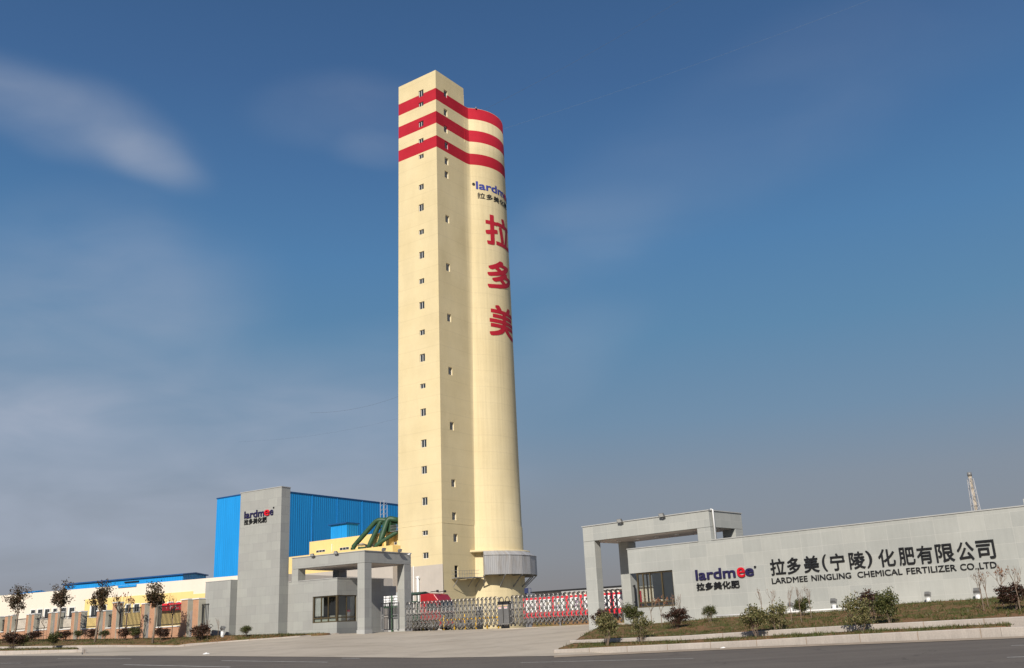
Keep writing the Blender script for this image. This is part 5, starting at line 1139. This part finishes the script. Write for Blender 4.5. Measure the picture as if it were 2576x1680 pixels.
for x0, yy0, x1, yy1 in ((330, 648, 388, 730), (403, 642, 465, 730), (478, 638, 542, 728), (568, 632, 622, 726), (650, 626, 720, 722), (738, 622, 808, 718), (968, 606, 1058, 712), (1080, 600, 1150, 705), (1345, 588, 1410, 660), (1430, 584, 1500, 655), (1715, 572, 1770, 640), (1790, 566, 1862, 640), (1890, 562, 1940, 640)):
    p, q = wf('C1', x0, yy0), wf('C1', x1, yy0); zt_ = (p.z + q.z) / 2; zb2 = wf('C1', x0, yy1 + 28).z; mb = MB(WFm); mb.box(p.x, q.x, -.09, -.052, zb2, zt_); w_ = mb.build('window', 'white_trim', wh); k = (q.x - p.x)
    mp_ = MB(WFm); mp_.box(p.x + k * .22, p.x + k * .60, -.11, -.088, zb2 + .1, zt_ - .1); mp_.box(p.x + k * .63, q.x - .08, -.11, -.088, zb2 + .1, zt_ - .1); mp_.build('pane', 'dark_pane', w_)
p, q = wf('C1', 1270, 400), wf('C1', 1462, 385); mb = MB(WFm); mb.box(p.x, q.x, -.12, -.002, wf('C1', 1366, 411).z, zw - .02); mb.build('blue_flap', 'blue_sheet', wh)
p = wf('D5', 1600, 770); mb = MB(WFm); mb.box(p.x - 4, p.x + 4, -.5, -.4, p.z - .3, p.z + .5); b_ = mb.build('banner', 'banner_red', wh)
rnd = random.Random(4)
mb = MB(WFm); 
for k in range(9): x = p.x - 3.7 + k * .85; mb.box(x, x + .08, -.52, -.502, p.z - .15, p.z + .3); mb.box(x + .2, x + .45, -.52, -.502, p.z - .12 + (k % 3) * .1, p.z - .05 + (k % 3) * .1)
mb.build('banner_lettering', 'banner_white', b_)
# long blue shed showing above the warehouse
f9, A9, B9 = frame2('C1', (1955, 282), 165, 'C1', (695, 390)); SF = Frame(A9, math.degrees(f9.yaw) + 180) if f9.e.x < 0 else f9
x0 = SF.loc(B9).x; e1 = SF.side('C1', 2080, 270, 0); e2 = SF.side('C1', 2203, 291, 0)
b2 = thing('long_blue_shed', 'long bright blue sheet shed with a low gable showing above the warehouse roof', 'shed', SF.w((x0 / 2, 0, 0)), SF.yaw); b2.location.z = 1.2
yr_, yd = e1.y, e2.y;  zr_ = A9.z + .27
mb = MB(SF); mb.prism([(0, 1.0), (yd, 1.0), (yd, A9.z), (yr_, zr_), (0, A9.z)], 'x', x0, 0); mb.build('wall', 'blue_sheet', b2)
mb = MB(SF); mb.hexa([(x0 - .3, -.3, A9.z + .02), (.3, -.3, A9.z + .02), (.3, yr_, zr_ + .05), (x0 - .3, yr_, zr_ + .05), (x0 - .3, -.3, A9.z + .2), (.3, -.3, A9.z + .2), (.3, yr_, zr_ + .25), (x0 - .3, yr_, zr_ + .25)]); mb.hexa([(x0 - .3, yr_, zr_ + .05), (.3, yr_, zr_ + .05), (.3, yd + .3, A9.z + .02), (x0 - .3, yd + .3, A9.z + .02), (x0 - .3, yr_, zr_ + .25), (.3, yr_, zr_ + .25), (.3, yd + .3, A9.z + .2), (x0 - .3, yd + .3, A9.z + .2)]); mb.build('roof', 'blue_roof', b2)
p, q = SF.front('C1', 1338, 360), SF.front('C1', 1488, 348); mb = MB(SF); mb.box(p.x, q.x, -.2, -.002, p.z - .1, p.z + .1); mb.build('vent', 'black_iron', b2)
p, q = at(*P('C1', -60, 478), 230), at(*P('C1', 125, 480), 226); fa = Frame(p, math.degrees(atan2(q.y - p.y, q.x - p.x))); w_ = (q - p).xy.length
b3 = thing('distant_blue_shed', 'distant blue roofed shed at the far left edge above the warehouse', 'shed', (p.x, p.y, 1.2), fa.yaw)
mb = MB(fa); mb.box(0, w_, 0, 14, 1, p.z - 1.1); mb.build('wall', 'blue_roof', b3); mb = MB(fa); mb.prism([(-.2, p.z - 1.1), (14.2, p.z - 1.1), (7, p.z + .3)], 'x', -.2, w_ + .2); mb.build('roof', 'blue_sheet', b3)

# ================================================================== BRICK FENCE
FF = Frame(at(481, 1602, 65), -40)
ff = FF.front
def fence(name_label, piers, rails, base, back_b=0., cap=True):
    """piers: (c, x0, x1, ytop) brick piers; rails: (x0,x1,ytop,ybot) openings; base spans"""
    t = thing('brick_fence', name_label, 'fence', FF.w((ff(*piers[0][:2], piers[0][3]).x, 0, 0)), FF.yaw); t.location.z = 1.6
    for k, (c_, x0, x1, yt, yb) in enumerate(piers):
        a, b = ff(c_, x0, yb, back_b), ff(c_, x1, yb, back_b); zt = ff(c_, (x0 + x1) / 2, yt, back_b).z; zb = min(a.z, b.z) - .5
        mb = MB(FF); mb.box(a.x, b.x, back_b, back_b + .45, zb, zt); pr = mb.build('pier', 'brick', t)
        mb = MB(FF); mb.box(b.x + .001, b.x + .03, back_b - .03, back_b + .47, zb + .3, zt); mb.build('pier_trim', 'pier_side', pr)
        mb = MB(FF); mb.box(a.x - .05, b.x + .05, back_b - .05, back_b + .5, zt + .001, zt + .08); mb.build('cap', 'white_trim', pr)
    return t
def infill(t, c_, x0, x1, yt, yb, back_b=0.):
    a, b = ff(c_, x0, yb, back_b), ff(c_, x1, yb, back_b); zt = ff(c_, (x0 + x1) / 2, yt, back_b).z; mb = MB(FF); mb.box(a.x, b.x, back_b + .14, back_b + .36, a.z - .5, zt); mb.build('recess_panel', 'brick_grey', t)
def railing(t, c_, x0, x1, yt, yb, ybase, n, back_b=0., thick=.02):
    a, b = ff(c_, x0, yb, back_b), ff(c_, x1, yb, back_b); z1 = ff(c_, (x0 + x1) / 2, yt, back_b).z; z0 = ff(c_, (x0 + x1) / 2, yb, back_b).z
    mb = MB(FF); d = back_b + .22
    mb.box(a.x + .02, b.x - .02, d - .025, d + .025, z0 + .05, z0 + .10); mb.box(a.x + .02, b.x - .02, d - .025, d + .025, z1 - .10, z1 - .05)
    for k in range(n): x = lerp(a.x + .08, b.x - .08, k / (n - 1)); mb.box(x - thick, x + thick, d - thick, d + thick, z0, z1)
    mb.build('railing', 'black_iron', t)
    zb = ff(c_, (x0 + x1) / 2, ybase, back_b).z - .5; mb = MB(FF); mb.box(a.x, b.x, back_b + .06, back_b + .40, zb, z0 - .10); mb.build('dwarf_wall', 'brick', t); mb = MB(FF); mb.box(a.x, b.x, back_b + .02, back_b + .44, z0 - .099, z0 - .03); mb.build('sill', 'white_trim', t)
tf = fence('tall section of brick fence with paired piers and black railings beside the stone block', [('D5', 548, 630, 688, 1320), ('D5', 1062, 1128, 708, 1325), ('D5', 1212, 1310, 672, 1325), ('D5', 1775, 1895, 632, 1290), ('D5', 1985, 2092, 620, 1282)], [], [])
infill(tf, 'D5', 1130, 1210, 850, 1330); infill(tf, 'D5', 1897, 1983, 822, 1285)
railing(tf, 'D5', 640, 1058, 762, 1100, 1320, 18, 0, .022); railing(tf, 'D5', 1316, 1772, 715, 1085, 1315, 20, 0, .022); railing(tf, 'D5', 2100, 2230, 695, 1100, 1290, 5, 0, .017)
railing(tf, 'D5', 1132, 1208, 668, 845, 1330, 4, .02, .012) if False else None
FB = 1.2
lf = fence('lower long section of brick fence with paired piers running off to the left edge', [('D6', 42, 92, 782, 1112), ('D6', 126, 156, 770, 1112), ('D6', 362, 402, 760, 1112), ('D6', 446, 486, 752, 1112), ('D6', 694, 742, 732, 1115), ('D6', 798, 842, 726, 1118), ('D6', 1048, 1098, 722, 1120), ('D6', 1148, 1192, 716, 1122), ('D5', 272, 332, 832, 1325), ('D5', 388, 436, 830, 1325), ('D6', -150, -110, 800, 1112), ('D6', -70, -30, 796, 1112)], [], [], FB)
for c_, x0, x1, yt, yb in (('D6', 93, 125, 880, 1115), ('D6', 403, 445, 856, 1115), ('D6', 743, 797, 838, 1115), ('D6', 1099, 1147, 830, 1120), ('D5', 333, 387, 960, 1325), ('D6', -109, -71, 890, 1112)): infill(lf, c_, x0, x1, yt, yb, FB)
for c_, x0, x1, yt, yb, ybs, n in (('D6', -28, 40, 826, 1000, 1112, 9), ('D6', 160, 358, 812, 985, 1112, 20), ('D6', 490, 690, 790, 970, 1112, 20), ('D6', 846, 1044, 772, 960, 1115, 20), ('D6', 1196, 1420, 762, 950, 1118, 22), ('D5', 440, 545, 880, 1110, 1320, 9)): railing(lf, c_, x0, x1, yt, yb, ybs, max(5, n // 2 + 2), FB, .012)

# ================================================================== PLANTS
def leaves(mb, centre, rad, n, size, rnd, shell=.35, clump=14, squash=1.0, floor=None):
    """leaf sized diamonds gathered in clumps through the crown"""
    cl = []
    for _ in range(clump):
        while True:
            v = Vector((rnd.uniform(-1, 1), rnd.uniform(-1, 1), rnd.uniform(-1, 1)))
            if v.length < 1 and v.length > shell: break
        cl.append((v, rnd.uniform(.22, .42)))
    for _ in range(n):
        c, r = rnd.choice(cl); v = c + Vector((rnd.gauss(0, r), rnd.gauss(0, r), rnd.gauss(0, r))) * .62
        p = Vector((centre[0] + v.x * rad[0], centre[1] + v.y * rad[1], centre[2] + v.z * rad[2]))
        if floor is not None and p.z < floor: continue
        d = Vector((rnd.gauss(0, 1), rnd.gauss(0, 1), rnd.gauss(.35, .8))).normalized(); u = d.cross(Vector((rnd.gauss(0, 1), rnd.gauss(0, 1), rnd.gauss(0, 1)))).normalized(); w = size * rnd.uniform(.6, 1.25)
        s = d.cross(u) * w * .42
        mb.face([p, p + u * w * .5 + s, p + u * w * 1.15 - d * w * .12, p + u * w * .5 - s])
def branchy(mb, p, d, r, L, rnd, depth, tips, spread=.55, up=.25, n=5):
    q = p + d * L * .55 + Vector((rnd.gauss(0, .03), rnd.gauss(0, .03), 0)) * L; e = p + d * L + Vector((rnd.gauss(0, .05), rnd.gauss(0, .05), rnd.gauss(0, .03))) * L
    mb.tube([p, q, e], r, n, False, r * .6)
    if depth == 0: tips.append(e); return
    for k in range(rnd.choice((2, 3)) if depth > 1 else 2):
        nd = (d + Vector((rnd.gauss(0, spread), rnd.gauss(0, spread), rnd.gauss(up, .2)))).normalized(); st = p.lerp(e, rnd.uniform(.55, 1.0)); branchy(mb, st, nd, r * .58, L * rnd.uniform(.55, .8), rnd, depth - 1, tips, spread, up, 4)
ORIG = (0, 0, -500)
def shrub(kind, leafm, seed, n=650, size=.075, h=1.45, rx=.62, low=.38, cat='shrub'):
    rnd = random.Random(seed); t = thing(kind, 'shrub', cat, (0, 0, 0)); mb = MB(); tips = []
    for k in range(6): branchy(mb, Vector((rnd.gauss(0, .04), rnd.gauss(0, .04), -.1)), Vector((rnd.gauss(0, .22), rnd.gauss(0, .22), 1)).normalized(), .018, h * .5, rnd, 2, tips, .35, .3)
    mb.build('stem', 'twig', t, recalc=False)
    mb = MB(); leaves(mb, (0, 0, h * (low + (1 - low) / 2)), (rx, rx, h * (1 - low) / 2), n, size, rnd, .25, 26, floor=h * .12)
    for p in tips:
        for k in range(4):
            d = Vector((rnd.gauss(0, 1), rnd.gauss(0, 1), rnd.gauss(.2, 1))).normalized(); u = d.orthogonal().normalized(); q = p + d * .03; mb.face([q, q + d * size * .5 + u * size * .4, q + d * size, q + d * size * .5 - u * size * .4])
    mb.build('foliage', leafm, t, recalc=False); learn(t); return t
def measure(patch, c_, x, yb, yt):
    px, py = P(c_, x, yb); p = patch.hit(px, py); top = at(*P(c_, x, yt), p.y); return p, top.z - p.z
PROT = {'g': shrub('shrub', 'leaf_green', 1, 2600, .082), 'p': shrub('shrub', 'leaf_pale', 2, 2300, .085, low=.36), 'r': shrub('shrub', 'leaf_red', 3, 2200, .085, low=.3), 'q': shrub('shrub', 'leaf_pale', 5, 1700, .082, rx=.66, low=.3), 't': shrub('shrub', 'leaf_green', 6, 2600, .068, rx=.5, low=.36)}
used = set()
def put(kind, patch, c_, x, yb, yt, w, label, group, rz=None):
    p, h = measure(patch, c_, x, yb, yt); pw_ = abs(at(*P(c_, x + w / 2, yb), p.y).x - at(*P(c_, x - w / 2, yb), p.y).x)
    rnd = random.Random(label); base = {'g': .62, 'p': .62, 'r': .62, 'q': .66, 't': .5}[kind]
    sx = pw_ / 2 / (base * 1.0); sz = h / 1.52
    o = place(PROT[kind], kind not in used, p - Vector((0, 0, .02)), rnd.uniform(0, 6), (sx, sx, sz), label, group); used.add(kind); return o
GR = 'shrubs planted in the right beds'; GLs = 'shrubs planted along the brick fence'
put('p', STRIP, 'D3', 1010, 1178, 570, 340, 'round olive shrub on bare stems at the left end of the outer kerb strip', GR)
put('r', BED, 'D3', 890, 900, 545, 260, 'sparse reddish bush behind the leftmost kerb shrub, before the square pillar', GR)
put('g', BED, 'D3', 1430, 850, 468, 320, 'dark green rounded shrub in front of the right booth window corner', GR)
put('q', STRIP, 'D3', 1592, 1112, 655, 320, 'pale leaved shrub in the kerb strip below the booth window', GR)
put('r', BED, 'C4', 1145, 1210, 1010, 205, 'dark red leaved shrub under the right end of the booth window', GR)
put('t', BED, 'C4', 1438, 1150, 990, 105, 'small neat green shrub alone beneath the logo', GR)
put('p', STRIP, 'C5', 718, 1288, 990, 225, 'broad pale green shrub in the kerb strip hiding a spotlight', GR)
put('q', STRIP, 'C5', 925, 1256, 962, 190, 'olive shrub in the kerb strip next to the spotlight with a white post', GR)
put('g', BED, 'C5', 1135, 1100, 928, 150, 'green shrub under the word beginning the English line, near thin saplings', GR)
put('q', STRIP, 'C6', 205, 1275, 982, 205, 'loose pale shrub at the left of the three-shrub clump in the middle of the bed', GR)
put('g', STRIP, 'C6', 440, 1247, 945, 175, 'green shrub at the right of the three-shrub clump in the middle of the bed', GR)
put('r', BED, 'C6', 315, 1185, 940, 190, 'reddish shrub at the back of the three-shrub clump in the middle of the bed', GR)
put('r', BED, 'C6', 1400, 1105, 885, 230, 'large dark red shrub at the right edge under the bare twigs', GR)
put('r', LSTRIP, 'C1', 130, 1070, 885, 190, 'large dark red shrub in the left island near the picture edge', GLs)
put('t', LSTRIP, 'C1', 235, 1066, 920, 110, 'green bush in the left island touching the large dark red shrub', GLs)
put('r', LBED, 'C1', 345, 992, 880, 170, 'low wide reddish bush in front of the third pier pair of the low fence', GLs)
put('g', LSTRIP, 'C1', 572, 1066, 890, 130, 'green shrub on thin stems in the left island near its tip', GLs)
put('r', LBED, 'C1', 682, 988, 872, 135, 'reddish bush behind the island tip by the low fence', GLs)
put('t', LBED, 'C1', 828, 975, 868, 95, 'small clipped green bush in front of the low fence', GLs)
put('r', LBED, 'C1', 975, 975, 852, 120, 'dark reddish bush left of the leaning third tree', GLs)
put('t', LBED, 'C1', 1115, 972, 866, 90, 'small dark green bush right of the leaning third tree', GLs)
put('r', LBED, 'C1', 1325, 978, 838, 120, 'reddish shrub left of a green one under the tall railing', GLs)
put('g', LBED, 'C1', 1428, 970, 836, 120, 'green shrub touching a reddish one under the tall railing', GLs)
put('r', LBED, 'C1', 1735, 980, 838, 160, 'brown red rounded shrub just right of the fourth tree trunk', GLs)
put('r', LBED, 'C1', 2135, 985, 803, 190, 'dark dense shrub in front of the stone block and last fence pier', GLs)
put('t', LBED, 'C2', 493, 1308, 1218, 88, 'small green shrub at the foot of the stone pylon', GLs)

def tree(c_, xb, yb, xc, y0, y1, w, label, seed):
    px, py = P(c_, xb, yb); p = LBED.hit(px, py); top = at(*P(c_, xc, y0), p.y); bot = at(*P(c_, xc, y1), p.y); hw = abs(at(*P(c_, xc + w / 2, y0), p.y).x - at(*P(c_, xc - w / 2, y0), p.y).x) / 2
    t = thing('young_tree', label, 'tree', p, 0, 'young street trees along the brick fence'); rnd = random.Random(seed)
    zc, rz_ = (top.z + bot.z) / 2, (top.z - bot.z) / 2; mb = MB(); dx = bot.x - p.x
    mb.tube([p - Vector((0, 0, .15)), p + Vector((dx * .3, 0, (bot.z - p.z) * .35)), p + Vector((dx * .7, 0, (bot.z - p.z) * .7)), Vector((bot.x, p.y, bot.z)), Vector((top.x, p.y, zc + rz_ * .3))], .085, 8, True, .035)
    mb.build('trunk', 'bark', t, recalc=False)
    mb = MB(); tips = []
    for k in range(9):
        st = Vector((lerp(bot.x, top.x, .4), p.y, bot.z)).lerp(Vector((top.x, p.y, zc + rz_ * .2)), rnd.uniform(-.15, 1)); branchy(mb, st, Vector((rnd.gauss(0, .6), rnd.gauss(0, .6), 1)).normalized(), .022, rz_ * .75, rnd, 2, tips, .4, .2)
    mb.build('limbs', 'bark', t, recalc=False)
    mb = MB(); leaves(mb, (lerp(bot.x, top.x, .7), p.y, zc), (hw * .82, hw * .82, rz_ * .86), 1250, .11, rnd, .3, 20)
    for q in tips:
        for k in range(9): 
            c = q + Vector((rnd.gauss(0, .12), rnd.gauss(0, .12), rnd.gauss(0, .12))); d = Vector((rnd.gauss(0, 1), rnd.gauss(0, 1), rnd.gauss(0, 1))).normalized(); u = d.orthogonal().normalized(); mb.face([c, c + d * .05 + u * .04, c + d * .11, c + d * .05 - u * .04])
    mb.build('crown', 'leaf_tree', t, recalc=False)
tree('C1', 148, 972, 195, 438, 690, 165, 'young leafy tree farthest left, with a green brown crown', 21)
tree('C1', 603, 975, 652, 405, 650, 180, 'young tree second from the left edge before the cream warehouse', 22)
tree('C1', 1012, 1002, 1075, 398, 660, 165, 'young tree with a leaning trunk in front of the left end of the yellow wall', 23)
tree('C1', 1630, 1008, 1680, 395, 630, 200, 'young tree with a broad red brown crown in front of the tall railing', 24)

def sapling_proto(seed, h=1.9, dry=False, spread=.30):
    rnd = random.Random(seed); t = thing('bare_sapling', 'x', 'sapling', (0, 0, 0)); mb = MB(); tips = []
    mb.tube([(0, 0, -.1), (.015, .01, h * .3), (-.01, 0, h * .5)], .024, 5, False, .018)
    for k in range(4): branchy(mb, Vector((-.01, 0, h * rnd.uniform(.42, .52))), Vector((rnd.gauss(0, spread), rnd.gauss(0, spread), 1)).normalized(), .014, h * .26, rnd, 2, tips, .28, .35, 4)
    mb.build('stem', 'twig', t, recalc=False)
    mb = MB()
    for q in tips:
        for k in range(3 if dry else 1):
            if not dry and rnd.random() < .6: continue
            c = q + Vector((rnd.gauss(0, .03), rnd.gauss(0, .03), -abs(rnd.gauss(0, .06)))); d = Vector((rnd.gauss(0, .5), rnd.gauss(0, .5), -1)).normalized(); u = d.orthogonal().normalized(); mb.face([c, c + d * .05 + u * .025, c + d * .1, c + d * .05 - u * .025])
    mb.build('dry_leaves', 'leaf_dry', t, recalc=False); learn(t); return t
SP = [sapling_proto(31), sapling_proto(32, spread=.4), sapling_proto(33, dry=True)]; su = set()
def sap(k, patch, c_, xb, yb, yt, label, lean=0, group='bare saplings in the planting beds'):
    p, h = measure(patch, c_, xb, yb, yt); o = place(SP[k], k not in su, p, random.Random(label).uniform(0, 6), (h / 1.95,) * 3, label, group); su.add(k)
for k, c_, xb, yb, yt, lab in ((1, 'C4', 918, 1192, 900, 'bare sapling left of the one with dry orange leaves, below the window'), (2, 'C4', 1010, 1200, 895, 'bare sapling with dry orange leaves below the booth window'), (0, 'C4', 1128, 1195, 885, 'bare sapling rising behind the dark red shrub, left of its pair'), (1, 'C4', 1180, 1180, 880, 'bare sapling rising behind the dark red shrub, right of its pair'),
    (0, 'C5', 775, 1120, 835, 'bare sapling left of the forked one under the company name'), (1, 'C5', 868, 1100, 835, 'widely forked bare sapling above the olive kerb shrub'), (0, 'C5', 1032, 1152, 820, 'bare sapling standing before the spotlight with a white post'), (1, 'C5', 1118, 1158, 812, 'bare sapling in front of the green shrub, the taller left one'), (0, 'C5', 1205, 1120, 808, 'bare sapling at the right side of the green shrub'),
    (2, 'C6', 1168, 1112, 772, 'bare sapling with rusty leaves beside the last white spotlight post'), (0, 'C6', 1202, 1086, 775, 'thin bare sapling just right of the rusty leaved one'), (2, 'C6', 1325, 1085, 735, 'sapling with drooping rusty leaves under the end of the English line'), (1, 'C6', 1450, 1110, 728, 'many twigged bare sapling at the right edge behind the dark red shrub')): sap(k, BED, c_, xb, yb, yt, lab)
for k, c_, xb, yb, yt, lab in ((1, 'C1', 2215, 975, 735, 'bare sapling in front of the stone block, beside the dense dark shrub'), (0, 'C1', 2330, 968, 730, 'bare sapling in front of the stone block, by the white spotlight'), (1, 'C1', 1270, 975, 430, 'tall bare sapling left in the bed before the tall fence, twigs over the yellow wall'), (2, 'C1', 1335, 975, 455, 'tall bare sapling beside another before the tall fence'), (0, 'C1', 1832, 968, 470, 'tall thin bare sapling before the last railing of the tall fence'), (1, 'C1', 460, 975, 690, 'bare sapling before the low fence, between first and second trees')): sap(k, LBED, c_, xb, yb, yt, lab)

# ------------------------------------------------------------------ ground spotlights on white posts
def spot_proto():
    t = thing('ground_spotlight', 'x', 'spotlight', (0, 0, 0)); mb = MB(); mb.cyl((0, 0), .16, -.1, .42, 14); mb.build('post', 'white_plastic', t, .012); mb = MB(); mb.cyl((0, 0), .175, .40, .44, 14); mb.build('post_cap', 'white_trim', t)
    mb = MB(); mb.bar((-.24, 0, .47), (.24, 0, .47), .05); mb.bar((-.24, 0, .47), (-.24, 0, .68), .03); mb.bar((.24, 0, .47), (.24, 0, .68), .03); mb.build('bracket', 'lamp_grey', t)
    Rm = Matrix.Rotation(radians(-35), 3, 'X'); o = Vector((0, .02, .70)); r = lambda x, y, z: o + Rm @ Vector((x, y, z)); mb = MB(); w, h = .25, .17
    mb.hexa([r(-w * .8, -.12, -h * .7), r(w * .8, -.12, -h * .7), r(w, .09, -h), r(-w, .09, -h), r(-w * .8, -.12, h * .7), r(w * .8, -.12, h * .7), r(w, .09, h), r(-w, .09, h)]); mb.build('housing', 'lamp_grey', t, .01)
    mb = MB(); mb.face([r(-w * .9, .094, -h * .85), r(w * .9, .094, -h * .85), r(w * .9, .094, h * .85), r(-w * .9, .094, h * .85)]); mb.build('lens', 'lamp_lens', t)
    mb = MB()
    for k in range(4): mb.box(0, 0, 0, 0, 0, 0) if False else mb.bar(r(-w * .75, -.125 - .02, lerp(-h * .5, h * .5, k / 3)), r(w * .75, -.125 - .02, lerp(-h * .5, h * .5, k / 3)), .02, .05)
    mb.build('cooling_fins', 'lamp_grey', t); learn(t); return t
SPT = spot_proto()
for i, (c_, x, yb, yt, lab) in enumerate((('C5', 670, 1075, 998, 'spotlight mostly hidden behind the broad pale green shrub'), ('C5', 1024, 1060, 972, 'spotlight on a white post seen between two shrubs below the sign wall'), ('C5', 1410, 1040, 935, 'spotlight on a white post standing clear, left of the three-shrub clump'), ('C6', 735, 1045, 957, 'spotlight on a white post standing clear, right of the three-shrub clump'), ('C6', 1123, 1028, 928, 'spotlight on a white post beside a rusty leaved sapling'))):
    p = RF.w(rf(c_, x, yb, -.45)); tp_ = at(*P(c_, x, yt), p.y); h = tp_.z - p.z; place(SPT, i == 0, p, RF.yaw, h / .86, lab, 'ground spotlights on white posts')
p = LBED.hit(*P('C2', 308, 1303)); place(SPT, False, p, LF.yaw, .68, 'white post spotlight in front of the stone block wall on the left', 'ground spotlights on white posts')

# ------------------------------------------------------------------ grass tufts
def grass(name, spots, seed):
    rnd = random.Random(seed); mb = MB()
    for p, k, h in spots:
        for _ in range(k):
            q = p + Vector((rnd.gauss(0, .07), rnd.gauss(0, .07), -.01)); a = rnd.uniform(0, pi); w = rnd.uniform(.008, .02); d = Vector((cos(a), sin(a), 0)) * w; t = Vector((rnd.gauss(0, .05), rnd.gauss(0, .05), h * rnd.uniform(.5, 1.2)))
            mb.face([q - d, q + d, q + t])
    o = mb.build(name, 'grass_blade', None, recalc=False); tag(o, {'g1': ''}.get(name, 'short patchy winter grass growing in the planting beds'), 'grass'); stuff(o); return o
rnd = random.Random(9); sp = []
for _ in range(5200):
    i, j = rnd.random() * (len(BEDGRID) - 1.01), rnd.random() * (len(BEDGRID[0]) - 1.01); i0, j0 = int(i), int(j); a = BEDGRID[i0][j0].lerp(BEDGRID[i0 + 1][j0], i - i0); b = BEDGRID[i0][j0 + 1].lerp(BEDGRID[i0 + 1][j0 + 1], i - i0); p = a.lerp(b, j - j0)
    k = sin(p.x * 1.7 + 1.3) * cos(p.y * 1.3) + .6 * sin(p.x * .6 + p.y * .9)
    if k > -.35 or rnd.random() < .22: sp.append((p, rnd.randint(2, 4), .10))
for _ in range(1500):
    px = rnd.uniform(1412, 2535); A, B = STRIP.ends(px); p = A.lerp(B, rnd.uniform(.1, .9))
    if sin(px * .035) + rnd.uniform(-1, 1) > -.5: sp.append((p, rnd.randint(2, 5), .12))
for _ in range(2600):
    px = rnd.uniform(-60, 815); A, B = LBED.ends(px); p = A.lerp(B, rnd.random() ** .8)
    if sin(px * .03) + rnd.uniform(-1, 1) > -.9: sp.append((p, rnd.randint(2, 4), .11))
for _ in range(500):
    px = rnd.uniform(-60, 190); A, B = LSTRIP.ends(px); sp.append((A.lerp(B, rnd.random()), 3, .12))
grass('grass', sp, 2)

# ------------------------------------------------------------------ litter
def litter(px, py, s, m_, label, pt=None, seed=1):
    p = (pt or ROAD).hit(px, py) + Vector((0, 0, .01)); rnd = random.Random(seed); bm = bmesh.new(); bmesh.ops.create_icosphere(bm, subdivisions=2, radius=1)
    for v in bm.verts: v.co = Vector((v.co.x * s * rnd.uniform(.7, 1.2), v.co.y * s * .6 * rnd.uniform(.7, 1.2), max(0, v.co.z) * s * .45 * rnd.uniform(.5, 1.2))) + p
    me = bpy.data.meshes.new('litter'); bm.to_mesh(me); bm.free(); me.materials.append(M[m_]); o = bpy.data.objects.new('plastic_bag', me); COL.objects.link(o); tag(o, label, 'litter')
litter(519, 1646, .17, 'bag_white', 'crumpled white plastic bag lying on the driveway edge', DRIVE, 3)
litter(1819, 1631, .10, 'bag_white', 'scrap of white paper on the road by the outer kerb', ROAD, 4)

# ------------------------------------------------------------------ lattice chimney behind the sign wall
pb = at(*P('C6', 1100, 320), 140); ptp = at(*P('C6', 1053, 28), 140); ch = thing('chimney', 'distant rusty steel chimney in a white lattice frame behind the sign wall', 'chimney', (pb.x, pb.y, 1.2))
zt_ = ptp.z; x_, y_ = (pb.x + ptp.x) / 2, pb.y; wt, wb = .36, .42; ztl = zt_ - .9
mb = MB(); mb.tube([(x_, y_, 1.2), (x_, y_, zt_)], .27, 12, True, .25); mb.build('flue', 'rust_pipe', ch); mb = MB(); mb.tube([(x_, y_, zt_ - .5), (x_, y_, zt_ + .05)], .31, 12); mb.build('flue_rim', 'lamp_grey', ch); mb = MB()
zlo = 1.2; lv = 14
def cr_(k, z): w = lerp(wb * 1.9, wt * .85, (z - zlo) / (ztl - zlo)); s_ = ((1, 1), (1, -1), (-1, -1), (-1, 1))[k % 4]; return (x_ + s_[0] * w, y_ + s_[1] * w, z)
for k in range(4): mb.tube([cr_(k, zlo), cr_(k, ztl)], .05, 5)
for i in range(lv):
    z0, z1 = lerp(zlo, ztl, i / lv), lerp(zlo, ztl, (i + 1) / lv)
    for k in range(4): mb.tube([cr_(k, z1), cr_(k + 1, z1)], .03, 4); mb.tube([cr_(k, z0), cr_(k + 1, z1)] if i % 2 else [cr_(k + 1, z0), cr_(k, z1)], .028, 4)
mb.build('lattice', 'mast_white', ch)

# ------------------------------------------------------------------ overhead wires
def wire(p0, d0, p1, d1, label, m_='wire', r=.035, sag=1.2):
    a, b = at(*p0, d0), at(*p1, d1); mb = MB(); mb.tube([a.lerp(b, k / 20) - Vector((0, 0, sag * 4 * (k / 20) * (1 - k / 20))) for k in range(21)], r, 5); o = mb.build('overhead_wire', m_); tag(o, label, 'wire', 'overhead wires')
wire((1120, 324), 230, (1745, -20), 205, 'thin dark overhead wire running from the tower top up to the right', 'wire', .02)
wire((1190, 348), 240, (2240, -20), 215, 'thin pale overhead wire passing behind the silo top to the upper right', 'wire_pale', .02)
wire((600, 1111), 230, (1010, 1050), 230, 'thin pale overhead wire left of the tower low over the blue shed', 'wire_pale', .022)
wire((780, 1038), 235, (1010, 994), 235, 'short dark overhead wire meeting the left side of the tower', 'wire', .02)
